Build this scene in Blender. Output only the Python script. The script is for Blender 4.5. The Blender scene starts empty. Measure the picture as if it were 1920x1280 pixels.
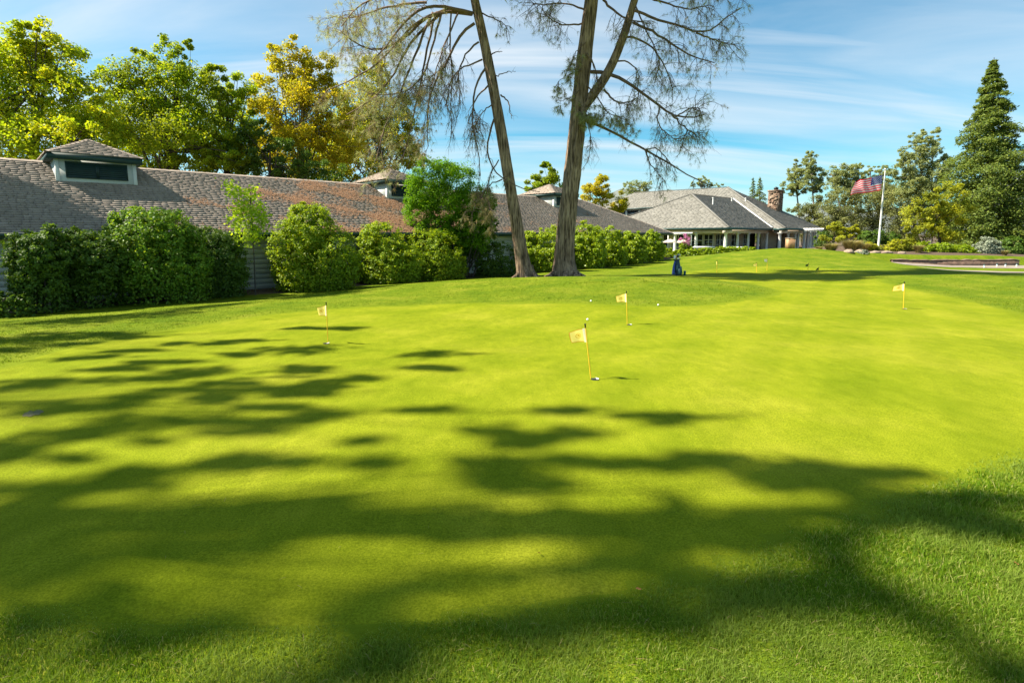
import bpy, math, random
import numpy as np
R = math.radians
rng = np.random.default_rng(11)
scene = bpy.context.scene
COL = scene.collection

# ------------------------------------------------------------------ camera model
H, F, PITCH, PX, PY = 1.85, 1000.0, R(7.7), 960.0, 572.0
CS, SN = math.cos(PITCH), math.sin(PITCH)
cd = bpy.data.cameras.new('camera'); cam = bpy.data.objects.new('camera', cd); COL.objects.link(cam)
cam.location = (0, 0, H); cam.rotation_euler = (R(90) - PITCH, 0, 0)
cd.sensor_width = 36; cd.lens = 36 * F / 1920; cd.shift_y = -68 / 1920
cd.clip_start = .05; cd.clip_end = 9000
scene.camera = cam

def ray(u, v):
    xc, yc = (u - PX) / F, (PY - v) / F
    return np.array([xc, CS + yc * SN, -SN + yc * CS])
def W(u, v, Y):
    """survey point: photo bearing (u,v) at plan depth Y"""
    d = ray(u, v); return np.array([0, 0, H]) + d * (Y / d[1])

# ------------------------------------------------------------------ terrain
def sst(x, a, b):
    t = np.clip((x - a) / (b - a), 0, 1); return t * t * (3 - 2 * t)
def hgt(X, Y):
    X = np.asarray(X, float); Y = np.asarray(Y, float)
    z = -.013 * np.clip(Y - 6, 0, 26)
    q = (Y - X) * .7071
    t = sst(q, 13.5, 22.0) * (1 - sst(Y, 52, 60))
    z = z * (1 - t) + (-.55) * t
    z = z + .42 * np.exp(-((X - 4.2) / 5.0) ** 2 - ((Y - 19.0) / 3.6) ** 2)
    z = z + .22 * np.exp(-((X + 1.5) / 4.0) ** 2 - ((Y - 22.0) / 4.0) ** 2)
    z = z + .95 * np.exp(-((X - 22.5) / 8.5) ** 2 - ((Y - 44) / 6.0) ** 2)
    z = z + .35 * np.exp(-((X - 20) / 5.0) ** 2 - ((Y - 22) / 3.2) ** 2)
    z = z - .62 * sst(X, 25, 31) * sst(Y, 27, 38) * (1 - sst(Y, 44.5, 45.5))
    z = z + 1.0 * np.exp(-((X - 38) / 9) ** 2 - ((Y - 55) / 8) ** 2)
    z = z + .02 * np.sin(X * .7 + 1.3) * np.sin(Y * .53) + .012 * np.sin(X * 1.9) * np.sin(Y * 1.3 + X * .4)
    return z
def ground(u, v):
    d = ray(u, v); Y = 10.0
    lo, hi = .5, 300.0
    # march
    prev = .5
    for Y in np.concatenate([np.arange(.6, 30, .1), np.arange(30, 120, .5)]):
        p = np.array([0, 0, H]) + d * (Y / d[1])
        if p[2] <= hgt(p[0], p[1]):
            a, b = prev, Y
            for _ in range(20):
                m = .5 * (a + b); p = np.array([0, 0, H]) + d * (m / d[1])
                if p[2] <= hgt(p[0], p[1]): b = m
                else: a = m
            return p
        prev = Y
    return np.array([0, 0, H]) + d * (120 / d[1])
def flat(u, v):
    d = ray(u, v); return np.array([0, 0, H]) + d * (H / -d[2])

# ------------------------------------------------------------------ mesh helpers
class Acc:
    def __init__(s): s.v, s.f, s.n, s.mi = [], [], 0, []
    def add(s, v, f, mi=0):
        v = np.asarray(v, float).reshape(-1, 3); f = np.asarray(f, int)
        if len(f) == 0: return
        s.v.append(v); s.f.append(f + s.n); s.n += len(v); s.mi.append(np.full(len(f), mi))
    def box(s, o, ex, ey, ez, mi=0):
        o, ex, ey, ez = [np.asarray(a, float) for a in (o, ex, ey, ez)]
        v = [o, o + ex, o + ex + ey, o + ey, o + ez, o + ex + ez, o + ex + ey + ez, o + ey + ez]
        if np.dot(np.cross(ex, ey), ez) < 0: f = [[0,1,2,3],[4,7,6,5],[0,4,5,1],[1,5,6,2],[2,6,7,3],[3,7,4,0]]
        else: f = [[3,2,1,0],[5,6,7,4],[1,5,4,0],[2,6,5,1],[3,7,6,2],[0,4,7,3]]
        s.add(v, f, mi)
    def tube(s, pts, rad, sides=6, cap=True, mi=0, wob=0, ridge=0):
        pts = np.asarray(pts, float); n = len(pts)
        rad = np.broadcast_to(np.asarray(rad, float), (n,))
        t = np.gradient(pts, axis=0); t /= np.linalg.norm(t, axis=1)[:, None] + 1e-9
        ref = np.array([0, 0, 1.]) if abs(t[0][2]) < .9 else np.array([0, 1., 0])
        a = np.cross(t, ref); a /= np.linalg.norm(a, axis=1)[:, None] + 1e-9
        b = np.cross(t, a)
        ang = np.linspace(0, 2 * np.pi, sides, endpoint=False)
        rr = rad[:, None] * np.ones(sides)[None]
        if ridge:
            ii = np.arange(n)[:, None]; aa = ang[None]
            rr = rr * (1 + ridge * (np.sin(9 * aa + 1.6 * np.sin(ii * .45)) + .8 * np.sin(13 * aa - ii * .33 + 1) + .7 * np.sin(5 * aa + ii * .21) * .7))
        if wob: rr = rr * (1 + wob * rng.standard_normal((n, sides)))
        v = pts[:, None] + a[:, None] * (np.cos(ang)[None] * rr)[..., None] + b[:, None] * (np.sin(ang)[None] * rr)[..., None]
        i = np.arange(n - 1)[:, None] * sides; k = np.arange(sides)[None]; k2 = (k + 1) % sides
        f = np.stack([i + k, i + k2, i + sides + k2, i + sides + k], -1).reshape(-1, 4)
        s.add(v.reshape(-1, 3), f, mi)
        if cap and sides >= 4:
            base = v.reshape(-1, 3)
            for ring, rev in ((0, True), (n - 1, False)):
                c = np.vstack([v[ring], v[ring].mean(0)[None]])
                tri = np.stack([np.arange(sides), (np.arange(sides) + 1) % sides, np.full(sides, sides)], -1)
                if rev: tri = tri[:, ::-1]
                s.add(c, tri, mi)
    def lathe(s, c, prof, sides=16, mi=0):
        prof = np.asarray(prof, float); n = len(prof)
        ang = np.linspace(0, 2 * np.pi, sides, endpoint=False)
        v = np.stack([c[0] + prof[:, :1] * np.cos(ang), c[1] + prof[:, :1] * np.sin(ang), c[2] + prof[:, 1:] + 0 * ang], -1)
        i = np.arange(n - 1)[:, None] * sides; k = np.arange(sides)[None]; k2 = (k + 1) % sides
        s.add(v.reshape(-1, 3), np.stack([i + k, i + k2, i + sides + k2, i + sides + k], -1).reshape(-1, 4), mi)
    def build(s, name, mats, parent=None, org=None, smooth=False):
        me = bpy.data.meshes.new(name)
        V = np.concatenate(s.v) if s.v else np.zeros((0, 3))
        if org is not None: V = V - np.asarray(org)
        lens = np.concatenate([np.full(len(f), f.shape[1]) for f in s.f])
        loops = np.concatenate([f.reshape(-1) for f in s.f])
        me.vertices.add(len(V)); me.vertices.foreach_set('co', V.reshape(-1))
        me.loops.add(len(loops)); me.loops.foreach_set('vertex_index', loops)
        me.polygons.add(len(lens))
        me.polygons.foreach_set('loop_start', np.concatenate([[0], np.cumsum(lens)[:-1]]))
        mats = mats if isinstance(mats, (list, tuple)) else [mats]
        for m in mats: me.materials.append(m)
        if len(mats) > 1: me.polygons.foreach_set('material_index', np.concatenate(s.mi))
        if smooth: me.polygons.foreach_set('use_smooth', np.ones(len(lens), bool))
        me.update(calc_edges=True); me.validate()
        o = bpy.data.objects.new(name, me); COL.objects.link(o)
        if parent is not None: o.parent = parent
        return o

def tag(o, label=None, cat=None, group=None, kind=None):
    if label: o['label'] = label
    if cat: o['category'] = cat
    if group: o['group'] = group
    if kind: o['kind'] = kind
    return o
def thing(name, base, label, cat, group=None):
    o = bpy.data.objects.new(name, None); COL.objects.link(o); o.location = tuple(base); o.empty_display_size = .2
    return tag(o, label, cat, group)

# ------------------------------------------------------------------ materials
def newmat(name):
    m = bpy.data.materials.new(name); m.use_nodes = True
    nt = m.node_tree; nt.nodes.clear()
    out = nt.nodes.new('ShaderNodeOutputMaterial')
    return m, nt, out
def nd(nt, t, **kw):
    n = nt.nodes.new(t)
    for k, v in kw.items():
        if k.startswith('i_'):
            key = k[2:]; key = int(key) if key.isdigit() else key.replace('_', ' ')
            n.inputs[key].default_value = v
        else: setattr(n, k, v)
    return n
def ramp(nt, stops, interp='LINEAR'):
    r = nt.nodes.new('ShaderNodeValToRGB'); r.color_ramp.interpolation = interp
    e = r.color_ramp.elements
    while len(e) < len(stops): e.new(.5)
    for x, (p, c) in zip(e, stops): x.position = p; x.color = (*c, 1) if len(c) == 3 else c
    return r
def mixc(nt, a, b, fac, mode='MIX'):
    m = nt.nodes.new('ShaderNodeMix'); m.data_type = 'RGBA'; m.blend_type = mode
    for sock, val in ((m.inputs[0], fac), (m.inputs[6], a), (m.inputs[7], b)):
        if hasattr(val, 'is_linked') or hasattr(val, 'links'): nt.links.new(val, sock)
        else: sock.default_value = val if isinstance(val, (int, float)) else (*val, 1)
    return m.outputs[2]
def noise(nt, scale, detail=3, rough=.55, vec=None, mapscale=None):
    n = nd(nt, 'ShaderNodeTexNoise', i_Scale=scale, i_Detail=detail, i_Roughness=rough)
    tc = nd(nt, 'ShaderNodeTexCoord'); src = vec or tc.outputs['Object']
    if mapscale:
        mp = nd(nt, 'ShaderNodeMapping'); mp.inputs['Scale'].default_value = mapscale
        nt.links.new(src, mp.inputs[0]); src = mp.outputs[0]
    nt.links.new(src, n.inputs['Vector']); return n
def simple(name, c, rough=.6, var=.15, nscale=6, bump=0, bscale=40, metal=0, spec=.4):
    m, nt, out = newmat(name)
    p = nd(nt, 'ShaderNodeBsdfPrincipled', i_Roughness=rough, i_Metallic=metal)
    p.inputs['Specular IOR Level'].default_value = spec
    n = noise(nt, nscale)
    r = ramp(nt, [(.3, [x * (1 - var) for x in c]), (.7, [min(1, x * (1 + var)) for x in c])])
    nt.links.new(n.outputs[0], r.inputs[0]); nt.links.new(r.outputs[0], p.inputs['Base Color'])
    if bump:
        b = nd(nt, 'ShaderNodeBump', i_Strength=bump, i_Distance=.02); n2 = noise(nt, bscale)
        nt.links.new(n2.outputs[0], b.inputs['Height']); nt.links.new(b.outputs[0], p.inputs['Normal'])
    nt.links.new(p.outputs[0], out.inputs[0]); return m
def leafmat(name, cols, trans=.4, tint=(1.25, 1.15, .5), clump=None, cscale=.5, spec=.16, rough=.55):
    """cols: ramp over the leaves one by one; clump: a second hue in clumps of the crown"""
    m, nt, out = newmat(name)
    g = nd(nt, 'ShaderNodeNewGeometry')
    k = len(cols)
    r = ramp(nt, [(i / max(1, k - 1), c) for i, c in enumerate(cols)])
    nt.links.new(g.outputs['Random Per Island'], r.inputs[0]); col = r.outputs[0]
    if clump:
        n = noise(nt, cscale, 2); rr = ramp(nt, [(.42, (0, 0, 0)), (.62, (1, 1, 1))])
        nt.links.new(n.outputs[0], rr.inputs[0])
        hsv = mixc(nt, col, clump, rr.outputs[0]); col = mixc(nt, col, hsv, .75)
    p = nd(nt, 'ShaderNodeBsdfPrincipled', i_Roughness=rough); p.inputs['Specular IOR Level'].default_value = spec
    nt.links.new(col, p.inputs['Base Color'])
    tr = nd(nt, 'ShaderNodeBsdfTranslucent'); tc = mixc(nt, col, tint, 1.0, 'MULTIPLY'); nt.links.new(tc, tr.inputs[0])
    mx = nd(nt, 'ShaderNodeMixShader'); mx.inputs[0].default_value = trans
    nt.links.new(p.outputs[0], mx.inputs[1]); nt.links.new(tr.outputs[0], mx.inputs[2])
    nt.links.new(mx.outputs[0], out.inputs[0]); return m
def bark(name, c1, c2, sc=7, zs=.16, bump=.9):
    m, nt, out = newmat(name)
    p = nd(nt, 'ShaderNodeBsdfPrincipled', i_Roughness=.9); p.inputs['Specular IOR Level'].default_value = .15
    n = noise(nt, sc, 5, .65, mapscale=(1, 1, zs)); r = ramp(nt, [(.36, c1), (.5, [(a + b) / 2 for a, b in zip(c1, c2)]), (.66, c2)])
    nt.links.new(n.outputs[0], r.inputs[0]); n3 = noise(nt, 1.1, 3)
    r3 = ramp(nt, [(.35, (.75, .7, .66)), (.7, (1.15, 1.12, 1.1))]); nt.links.new(n3.outputs[0], r3.inputs[0])
    nt.links.new(mixc(nt, r.outputs[0], r3.outputs[0], 1.0, 'MULTIPLY'), p.inputs['Base Color'])
    b = nd(nt, 'ShaderNodeBump', i_Strength=bump, i_Distance=.06)
    nt.links.new(n.outputs[0], b.inputs['Height']); nt.links.new(b.outputs[0], p.inputs['Normal'])
    nt.links.new(p.outputs[0], out.inputs[0]); return m

M = {}
M['bark_pine'] = bark('pine_bark', (.04, .026, .019), (.42, .31, .225), 11, .11, 1.0)
M['twig'] = simple('twig_bark', (.155, .10, .075), .9, .35, 3)
M['bark_dark'] = simple('dark_bark', (.06, .05, .042), .9, .3, 4)
M['bark_pale'] = simple('pale_bark', (.17, .15, .13), .9, .3, 4)
M['shingle'] = None
M['white_siding'] = simple('painted_siding', (.50, .52, .50), .55, .06, 2, .1, 60)
M['white_trim'] = simple('white_trim', (.62, .62, .60), .5, .05, 3)
M['green_trim'] = simple('green_trim', (.018, .05, .046), .45, .12, 3)
M['louvre'] = simple('louvre_paint', (.012, .034, .031), .5, .15, 5)
M['cream'] = simple('cream_wall', (.55, .46, .36), .7, .06, 2)
M['glass'] = simple('dark_glass', (.02, .025, .028), .08, .1, 1, spec=.7)
M['dark'] = simple('dark_interior', (.03, .025, .02), .8, .2, 2)
M['yellow_pole'] = simple('yellow_fibreglass', (.72, .42, .03), .35, .08, 8)
M['black'] = simple('black_plastic', (.015, .017, .018), .4, .1, 8)
M['white'] = simple('white_plastic', (.8, .8, .78), .35, .03, 8)
M['steel'] = simple('metal', (.6, .6, .62), .25, .05, 8, metal=.9)

def shingle_mat(name, cols, stain=None):
    m, nt, out = newmat(name)
    p = nd(nt, 'ShaderNodeBsdfPrincipled', i_Roughness=.85); p.inputs['Specular IOR Level'].default_value = .25
    g = nd(nt, 'ShaderNodeNewGeometry'); r = ramp(nt, [(i / (len(cols) - 1), c) for i, c in enumerate(cols)])
    nt.links.new(g.outputs['Random Per Island'], r.inputs[0]); col = r.outputs[0]
    n = noise(nt, 30, 3); rr = ramp(nt, [(.3, (.7, .7, .7)), (.7, (1.25, 1.25, 1.25))]); nt.links.new(n.outputs[0], rr.inputs[0])
    col = mixc(nt, col, rr.outputs[0], 1.0, 'MULTIPLY')
    n2 = noise(nt, .5, 3); r2 = ramp(nt, [(.3, (.9, .87, .83)), (.7, (1.1, 1.06, 1.02))]); nt.links.new(n2.outputs[0], r2.inputs[0])
    col = mixc(nt, col, r2.outputs[0], 1.0, 'MULTIPLY')
    nt.links.new(col, p.inputs['Base Color'])
    b = nd(nt, 'ShaderNodeBump', i_Strength=.5, i_Distance=.01); nt.links.new(n.outputs[0], b.inputs['Height']); nt.links.new(b.outputs[0], p.inputs['Normal'])
    nt.links.new(p.outputs[0], out.inputs[0]); return m
M['shingle'] = shingle_mat('barn_shingle', [(0.215, 0.182, 0.153), (0.239, 0.205, 0.174), (0.262, 0.225, 0.194), (0.224, 0.191, 0.162), (0.292, 0.254, 0.219)])
M['shingle_far'] = shingle_mat('clubhouse_shingle', [(0.128, 0.128, 0.117), (0.153, 0.153, 0.141), (0.174, 0.174, 0.162), (0.140, 0.140, 0.129), (0.196, 0.196, 0.183)])

# ------------------------------------------------------------------ ground
pxb = [(0,690),(120,655),(300,622),(480,594),(620,580),(800,572),(960,569),(1100,569),(1250,575),(1380,566),(1462,550),
       (1425,535),(1340,524),(1288,517),(1300,509),(1390,501),(1480,500),(1560,504),(1625,512),(1650,527),(1720,545),(1820,566),(1920,592),
       (2150,660),(2150,790),(1920,852),(1750,915),(1600,962),(1400,1040),(1200,1105),(1000,1142),(800,1165),(600,1176),(400,1174),(200,1166),(0,1150),(-300,1100),(-600,950),(-350,775)]
gp = np.array([ground(u, v)[:2] for u, v in pxb])
def smooth_closed(P, k=6):
    n = len(P); outp = []
    for i in range(n):
        p0, p1, p2, p3 = P[i - 1], P[i], P[(i + 1) % n], P[(i + 2) % n]
        for t in np.linspace(0, 1, k, endpoint=False):
            outp.append(.5 * ((2 * p1) + (-p0 + p2) * t + (2 * p0 - 5 * p1 + 4 * p2 - p3) * t * t + (-p0 + 3 * p1 - 3 * p2 + p3) * t ** 3))
    return np.array(outp)
GP = smooth_closed(gp)
def sdf(X, Y, P=GP):
    X = np.asarray(X, float).ravel(); Y = np.asarray(Y, float).ravel()
    d = np.full(X.shape, 1e9); ins = np.zeros(X.shape, bool)
    for i in range(len(P)):
        a, b = P[i - 1], P[i]; e = b - a; L = max(1e-9, e @ e)
        t = np.clip(((X - a[0]) * e[0] + (Y - a[1]) * e[1]) / L, 0, 1)
        d = np.minimum(d, np.hypot(X - a[0] - t * e[0], Y - a[1] - t * e[1]))
        c = ((a[1] > Y) != (b[1] > Y))
        with np.errstate(all='ignore'):
            ins ^= c & (X < (b[0] - a[0]) * (Y - a[1]) / (b[1] - a[1] + 1e-30) + a[0])
    return np.where(ins, -d, d)

def geo(a, r, b):
    o = []; st = r
    while a < b: o.append(a); a += st; st *= 1.16
    return o
ys = np.array(sorted(set([-y for y in geo(1.0, 1.0, 900)] + list(np.arange(-.75, 14, .22)) + list(np.arange(14, 62, .42)) + geo(62, 1.0, 1800))))
xs = np.array(sorted(set(list(np.arange(-13, 32, .3)) + [-13 - .0 - g for g in geo(.5, .6, 1800)] + [32 + g for g in geo(.2, .5, 1800)])))
XX, YY = np.meshgrid(xs, ys); ZZ = hgt(XX, YY)
near = (np.abs(XX) < 60) & (YY < 70) & (YY > -20)
SD = np.full(XX.shape, 50.0); SD[near] = sdf(XX[near], YY[near])
nx, ny = len(xs), len(ys)
idx = np.arange(nx * ny).reshape(ny, nx)
quads = np.stack([idx[:-1, :-1], idx[:-1, 1:], idx[1:, 1:], idx[1:, :-1]], -1).reshape(-1, 4)
Vg = np.stack([XX, YY, ZZ], -1).reshape(-1, 3); Sg = SD.ravel()

def turf(name, kind):
    m, nt, out = newmat(name)
    p = nd(nt, 'ShaderNodeBsdfPrincipled', i_Roughness=.85); p.inputs['Specular IOR Level'].default_value = .03
    p.inputs['Sheen Weight'].default_value = .0
    if kind == 'green':
        n1 = noise(nt, .55, 4, .6, mapscale=(1, 1, .01)); r1 = ramp(nt, [(.3, (.116, .156, .004)), (.5, (.155, .187, .007)), (.72, (.202, .217, .014))])
        n2 = noise(nt, 75, 3, .75); r2 = ramp(nt, [(.3, (.58, .62, .55)), (.7, (1.38, 1.34, 1.45))])
        n4 = noise(nt, 6, 4, .65, mapscale=(1, .45, .01)); r4 = ramp(nt, [(.3, (.86, .88, .8)), (.7, (1.12, 1.09, 1.2))])
        nt.links.new(n4.outputs[0], r4.inputs[0])
        bs = .35; bn = noise(nt, 160, 2, .7)
    else:
        n1 = noise(nt, .7, 4, .6, mapscale=(1, 1, .01)); r1 = ramp(nt, [(.3, (.068, .118, .005)), (.52, (.108, .150, .007)), (.75, (.165, .186, .016))])
        n2 = noise(nt, 24, 4, .75); r2 = ramp(nt, [(.3, (.5, .55, .5)), (.7, (1.45, 1.38, 1.5))])
        n4 = noise(nt, 5, 4, .7, mapscale=(1, .6, .01)); r4 = ramp(nt, [(.3, (.74, .8, .7)), (.7, (1.2, 1.14, 1.3))])
        nt.links.new(n4.outputs[0], r4.inputs[0])
        bs = .8; bn = noise(nt, 60, 3, .7)
    nt.links.new(n1.outputs[0], r1.inputs[0]); nt.links.new(n2.outputs[0], r2.inputs[0])
    c = mixc(nt, r1.outputs[0], r2.outputs[0], 1.0, 'MULTIPLY'); c = mixc(nt, c, r4.outputs[0], 1.0, 'MULTIPLY')
    if kind == 'green':
        tcw = nd(nt, 'ShaderNodeTexCoord'); mw = nd(nt, 'ShaderNodeMapping'); mw.inputs['Rotation'].default_value = (0, 0, R(33)); nt.links.new(tcw.outputs['Object'], mw.inputs[0])
        wv = nd(nt, 'ShaderNodeTexWave', i_Scale=.28, i_Distortion=.8, i_Detail=2); nt.links.new(mw.outputs[0], wv.inputs['Vector'])
        rw = ramp(nt, [(.35, (.955, .965, .95)), (.65, (1.04, 1.03, 1.04))]); nt.links.new(wv.outputs[0], rw.inputs[0]); c = mixc(nt, c, rw.outputs[0], 1.0, 'MULTIPLY')
        vm = nd(nt, 'ShaderNodeTexVoronoi', i_Scale=1.1); nt.links.new(tcw.outputs['Object'], vm.inputs['Vector'])
        rv = ramp(nt, [(.018, (.72, .72, .6)), (.045, (1, 1, 1))]); nt.links.new(vm.outputs['Distance'], rv.inputs[0]); c = mixc(nt, c, rv.outputs[0], .6, 'MULTIPLY')
    if kind == 'lawn':
        at = nd(nt, 'ShaderNodeAttribute', attribute_name='edge')
        f = ramp(nt, [(0, (1, 1, 1)), (.003, (.5, .5, .5)), (.009, (0, 0, 0))]); mm = nd(nt, 'ShaderNodeMath', operation='MULTIPLY'); mm.inputs[1].default_value = .02
        nt.links.new(at.outputs['Fac'], mm.inputs[0]); nt.links.new(mm.outputs[0], f.inputs[0])
        c = mixc(nt, c, (.135, .172, .007), mixf(nt, f.outputs[0], .85))
        # mulch and soil along the planting beds
        at2 = nd(nt, 'ShaderNodeAttribute', attribute_name='bed')
        nb = noise(nt, 3, 4); ad = nd(nt, 'ShaderNodeMath', operation='ADD'); nt.links.new(at2.outputs['Fac'], ad.inputs[0])
        sc = nd(nt, 'ShaderNodeMath', operation='MULTIPLY_ADD'); sc.inputs[1].default_value = .6; sc.inputs[2].default_value = -.3
        nt.links.new(nb.outputs[0], sc.inputs[0]); nt.links.new(sc.outputs[0], ad.inputs[1])
        fb = ramp(nt, [(.42, (0, 0, 0)), (.55, (1, 1, 1))]); nt.links.new(ad.outputs[0], fb.inputs[0])
        ns = noise(nt, 30, 4); rs = ramp(nt, [(.3, (.04, .03, .022)), (.7, (.15, .11, .08))]); nt.links.new(ns.outputs[0], rs.inputs[0])
        c = mixc(nt, c, rs.outputs[0], fb.outputs[0])
    nt.links.new(c, p.inputs['Base Color'])
    b = nd(nt, 'ShaderNodeBump', i_Strength=bs, i_Distance=.012); nt.links.new(bn.outputs[0], b.inputs['Height']); nt.links.new(b.outputs[0], p.inputs['Normal'])
    nt.links.new(p.outputs[0], out.inputs[0]); return m
def mixf(nt, sock, k):
    mm = nd(nt, 'ShaderNodeMath', operation='MULTIPLY'); mm.inputs[1].default_value = k; nt.links.new(sock, mm.inputs[0]); return mm.outputs[0]
M['green'] = turf('green_turf', 'green'); M['lawn'] = turf('lawn_turf', 'lawn')

a = Acc(); a.add(Vg, quads); lawn = a.build('lawn', M['lawn'], smooth=True)
lawn['kind'] = 'structure'; lawn['label'] = 'rough mown lawn around the putting green'
def fattr(o, name, vals):
    at = o.data.attributes.new(name, 'FLOAT', 'POINT'); at.data.foreach_set('value', np.asarray(vals, np.float32))
fattr(lawn, 'edge', np.clip(Sg, 0, 50))
qv = (Vg[:, 1] - Vg[:, 0]) * .7071; av = (Vg[:, 1] + Vg[:, 0]) * .7071
bed = sst(qv, 21.4, 22.4) * (1 - sst(av, 45, 46)) * (1 - sst(Vg[:, 1], 58, 60))
bed = np.maximum(bed, sst(Vg[:, 0] - .12 * (Vg[:, 1] - 44), 24, 31) * sst(Vg[:, 1], 45.2, 46.6))
bed = np.maximum(bed, sst(Vg[:, 1], 75, 80))
fattr(lawn, 'bed', bed)
# the green: the same grid clipped to its outline, 5 mm above
ga = Acc(); zoff = np.array([0, 0, .0018])
fs = Sg[quads]; full = (fs < 0).all(1); part = (fs < 0).any(1) & ~full
used = np.unique(quads[full]); remap = np.full(len(Vg), -1); remap[used] = np.arange(len(used))
ga.add(Vg[used] + zoff, remap[quads[full]])
for q in quads[part]:
    poly = []
    for i in range(4):
        i0, i1 = q[i], q[(i + 1) % 4]
        if Sg[i0] < 0: poly.append(Vg[i0])
        if (Sg[i0] < 0) != (Sg[i1] < 0): poly.append(Vg[i0] + (Vg[i1] - Vg[i0]) * (Sg[i0] / (Sg[i0] - Sg[i1])) - zoff * 1.6)
    if len(poly) >= 3: ga.add(np.array(poly) + zoff, [list(range(len(poly)))])
green = ga.build('putting_green', M['green'], smooth=True); green['kind'] = 'structure'; green['label'] = 'smooth closely mown putting green'

# ------------------------------------------------------------------ grass blades (geometry)
def blades(name, mat, n, ubox, vbox, hh, ww, cond, seed, lean=.6, zadd=0):
    g = np.random.default_rng(seed)
    u = g.uniform(*ubox, n); v = g.uniform(*vbox, n)
    xc = (u - PX) / F; yc = (PY - v) / F
    dy = CS + yc * SN; dz = -SN + yc * CS
    t = H / -dz
    X, Y = xc * t, dy * t
    for _ in range(4):
        t = (H - hgt(X, Y)) / -dz; X, Y = xc * t, dy * t
    sdv = sdf(X, Y); ok = (sdv > -.10) & (g.random(len(sdv)) < .25 + .75 * sst(sdv, -.08, .05)) & cond(X, Y); X, Y, sdv = X[ok], Y[ok], sdv[ok]; k = len(X); Z = hgt(X, Y) - .003 + zadd
    sc = np.clip(np.hypot(X, Y) / 3.5, .8, 6)
    tuft = .75 + .3 * np.sin(X * 5.1 + 2 * np.sin(Y * 3.7)) * np.sin(Y * 6.3 + 1.5 * np.sin(X * 4.1)) + .22 * np.sin(X * 13 + Y * 9) * np.sin(Y * 15 - X * 7)
    h = hh * tuft * g.uniform(.4, 1.35, k) * np.clip(sc, .9, 1.3) * (.3 + .7 * sst(sdv + g.normal(0, .04, k), -.02, .2)); w = ww * sc
    az = g.uniform(0, 2 * np.pi, k); la = g.uniform(0, 2 * np.pi, k); le = np.abs(g.normal(0, lean, k)) * h
    P = np.stack([X, Y, Z], -1); wv = np.stack([np.cos(az) * w, np.sin(az) * w, 0 * w], -1)
    lv = np.stack([np.cos(la) * le, np.sin(la) * le, 0 * le], -1)
    up = np.stack([0 * h, 0 * h, h], -1)
    V = np.stack([P - wv, P + wv, P + wv * .8 + lv * .35 + up * .6, P - wv * .8 + lv * .35 + up * .6, P + lv + up * .92], 1)
    b = np.arange(k)[:, None] * 5
    A = Acc(); A.v.append(V.reshape(-1, 3)); A.n = k * 5
    A.f.append(b + np.array([[0, 1, 2, 3]])); A.mi.append(np.zeros(k)); A.f.append(b + np.array([[3, 2, 4]])); A.mi.append(np.zeros(k))
    o = A.build(name, mat); return o
M['blade'] = leafmat('grass_blade', [(0.070, 0.158, 0.009), (0.119, 0.229, 0.011), (0.176, 0.290, 0.016), (0.088, 0.176, 0.009), (0.282, 0.370, 0.044), (0.440, 0.422, 0.158)], .55, (1.25, 1.15, .5), clump=(.22, .30, .05), cscale=1.3, spec=.10)
M['blade2'] = leafmat('lawn_blade', [(0.078, 0.143, 0.008), (0.113, 0.177, 0.010), (0.143, 0.202, 0.013), (0.099, 0.158, 0.008), (0.217, 0.246, 0.039)], .5, (1.25, 1.15, .5), spec=.06)
inp = lambda X, Y: sdf(X, Y) > .02
o = blades('grass', M['blade'], 420000, (-250, 2170), (830, 1420), .042, .0019, lambda X, Y: Y < 9, 3, .75)
tag(o, 'longer rough grass blades in front of the putting green', 'grass', kind='stuff')
o = blades('grass', M['blade2'], 230000, (-250, 2170), (508, 720), .017, .0017, lambda X, Y: ((Y - X) * .7071 < 21.6) & (Y < 26), 4, .6)
tag(o, 'short lawn grass beyond the putting green', 'grass', kind='stuff')

# ------------------------------------------------------------------ foliage
def unit(v): return v / (np.linalg.norm(v, axis=-1, keepdims=True) + 1e-9)
def leaf_quads(A, P, Nrm, size, g, aspect=.62, fold=.12):
    k = len(P); r = unit(g.standard_normal((k, 3)))
    a_ = unit(np.cross(Nrm, r)); b_ = np.cross(Nrm, a_)
    s = size * g.uniform(.6, 1.3, k)[:, None]
    a_ = a_ * s; b_ = b_ * s * aspect * .5; n_ = Nrm * s * fold
    V = np.stack([P - a_ * .5, P + b_ - n_ * .3, P + a_ * .5 - n_, P - b_ - n_ * .3], 1)
    A.add(V.reshape(-1, 3), np.arange(k * 4).reshape(-1, 4))
def cloud(centers, rad, n, g, squash=.75):
    k = len(centers); idx_ = g.integers(0, k, n)
    d = unit(g.standard_normal((n, 3))) * (g.uniform(0, 1, (n, 1)) ** .5)
    d[:, 2] *= squash
    return centers[idx_] + d * np.asarray(rad)[idx_][:, None], d
def clumps_in(lobes3, per, g, shell=.55):
    cs, rs = [], []
    for c, r3 in lobes3:
        vol = (r3[0] * r3[1] * r3[2]) ** (1 / 3)
        n = max(9, int(per * 3.4 * vol * vol))
        d = unit(g.standard_normal((n, 3))) * (g.uniform(shell ** 3, 1, (n, 1)) ** (1 / 3))
        cs.append(c + d * r3); rs.append(np.full(n, .36 * vol) * g.uniform(.5, 1.2, n))
    return np.concatenate(cs), np.concatenate(rs)
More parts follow.
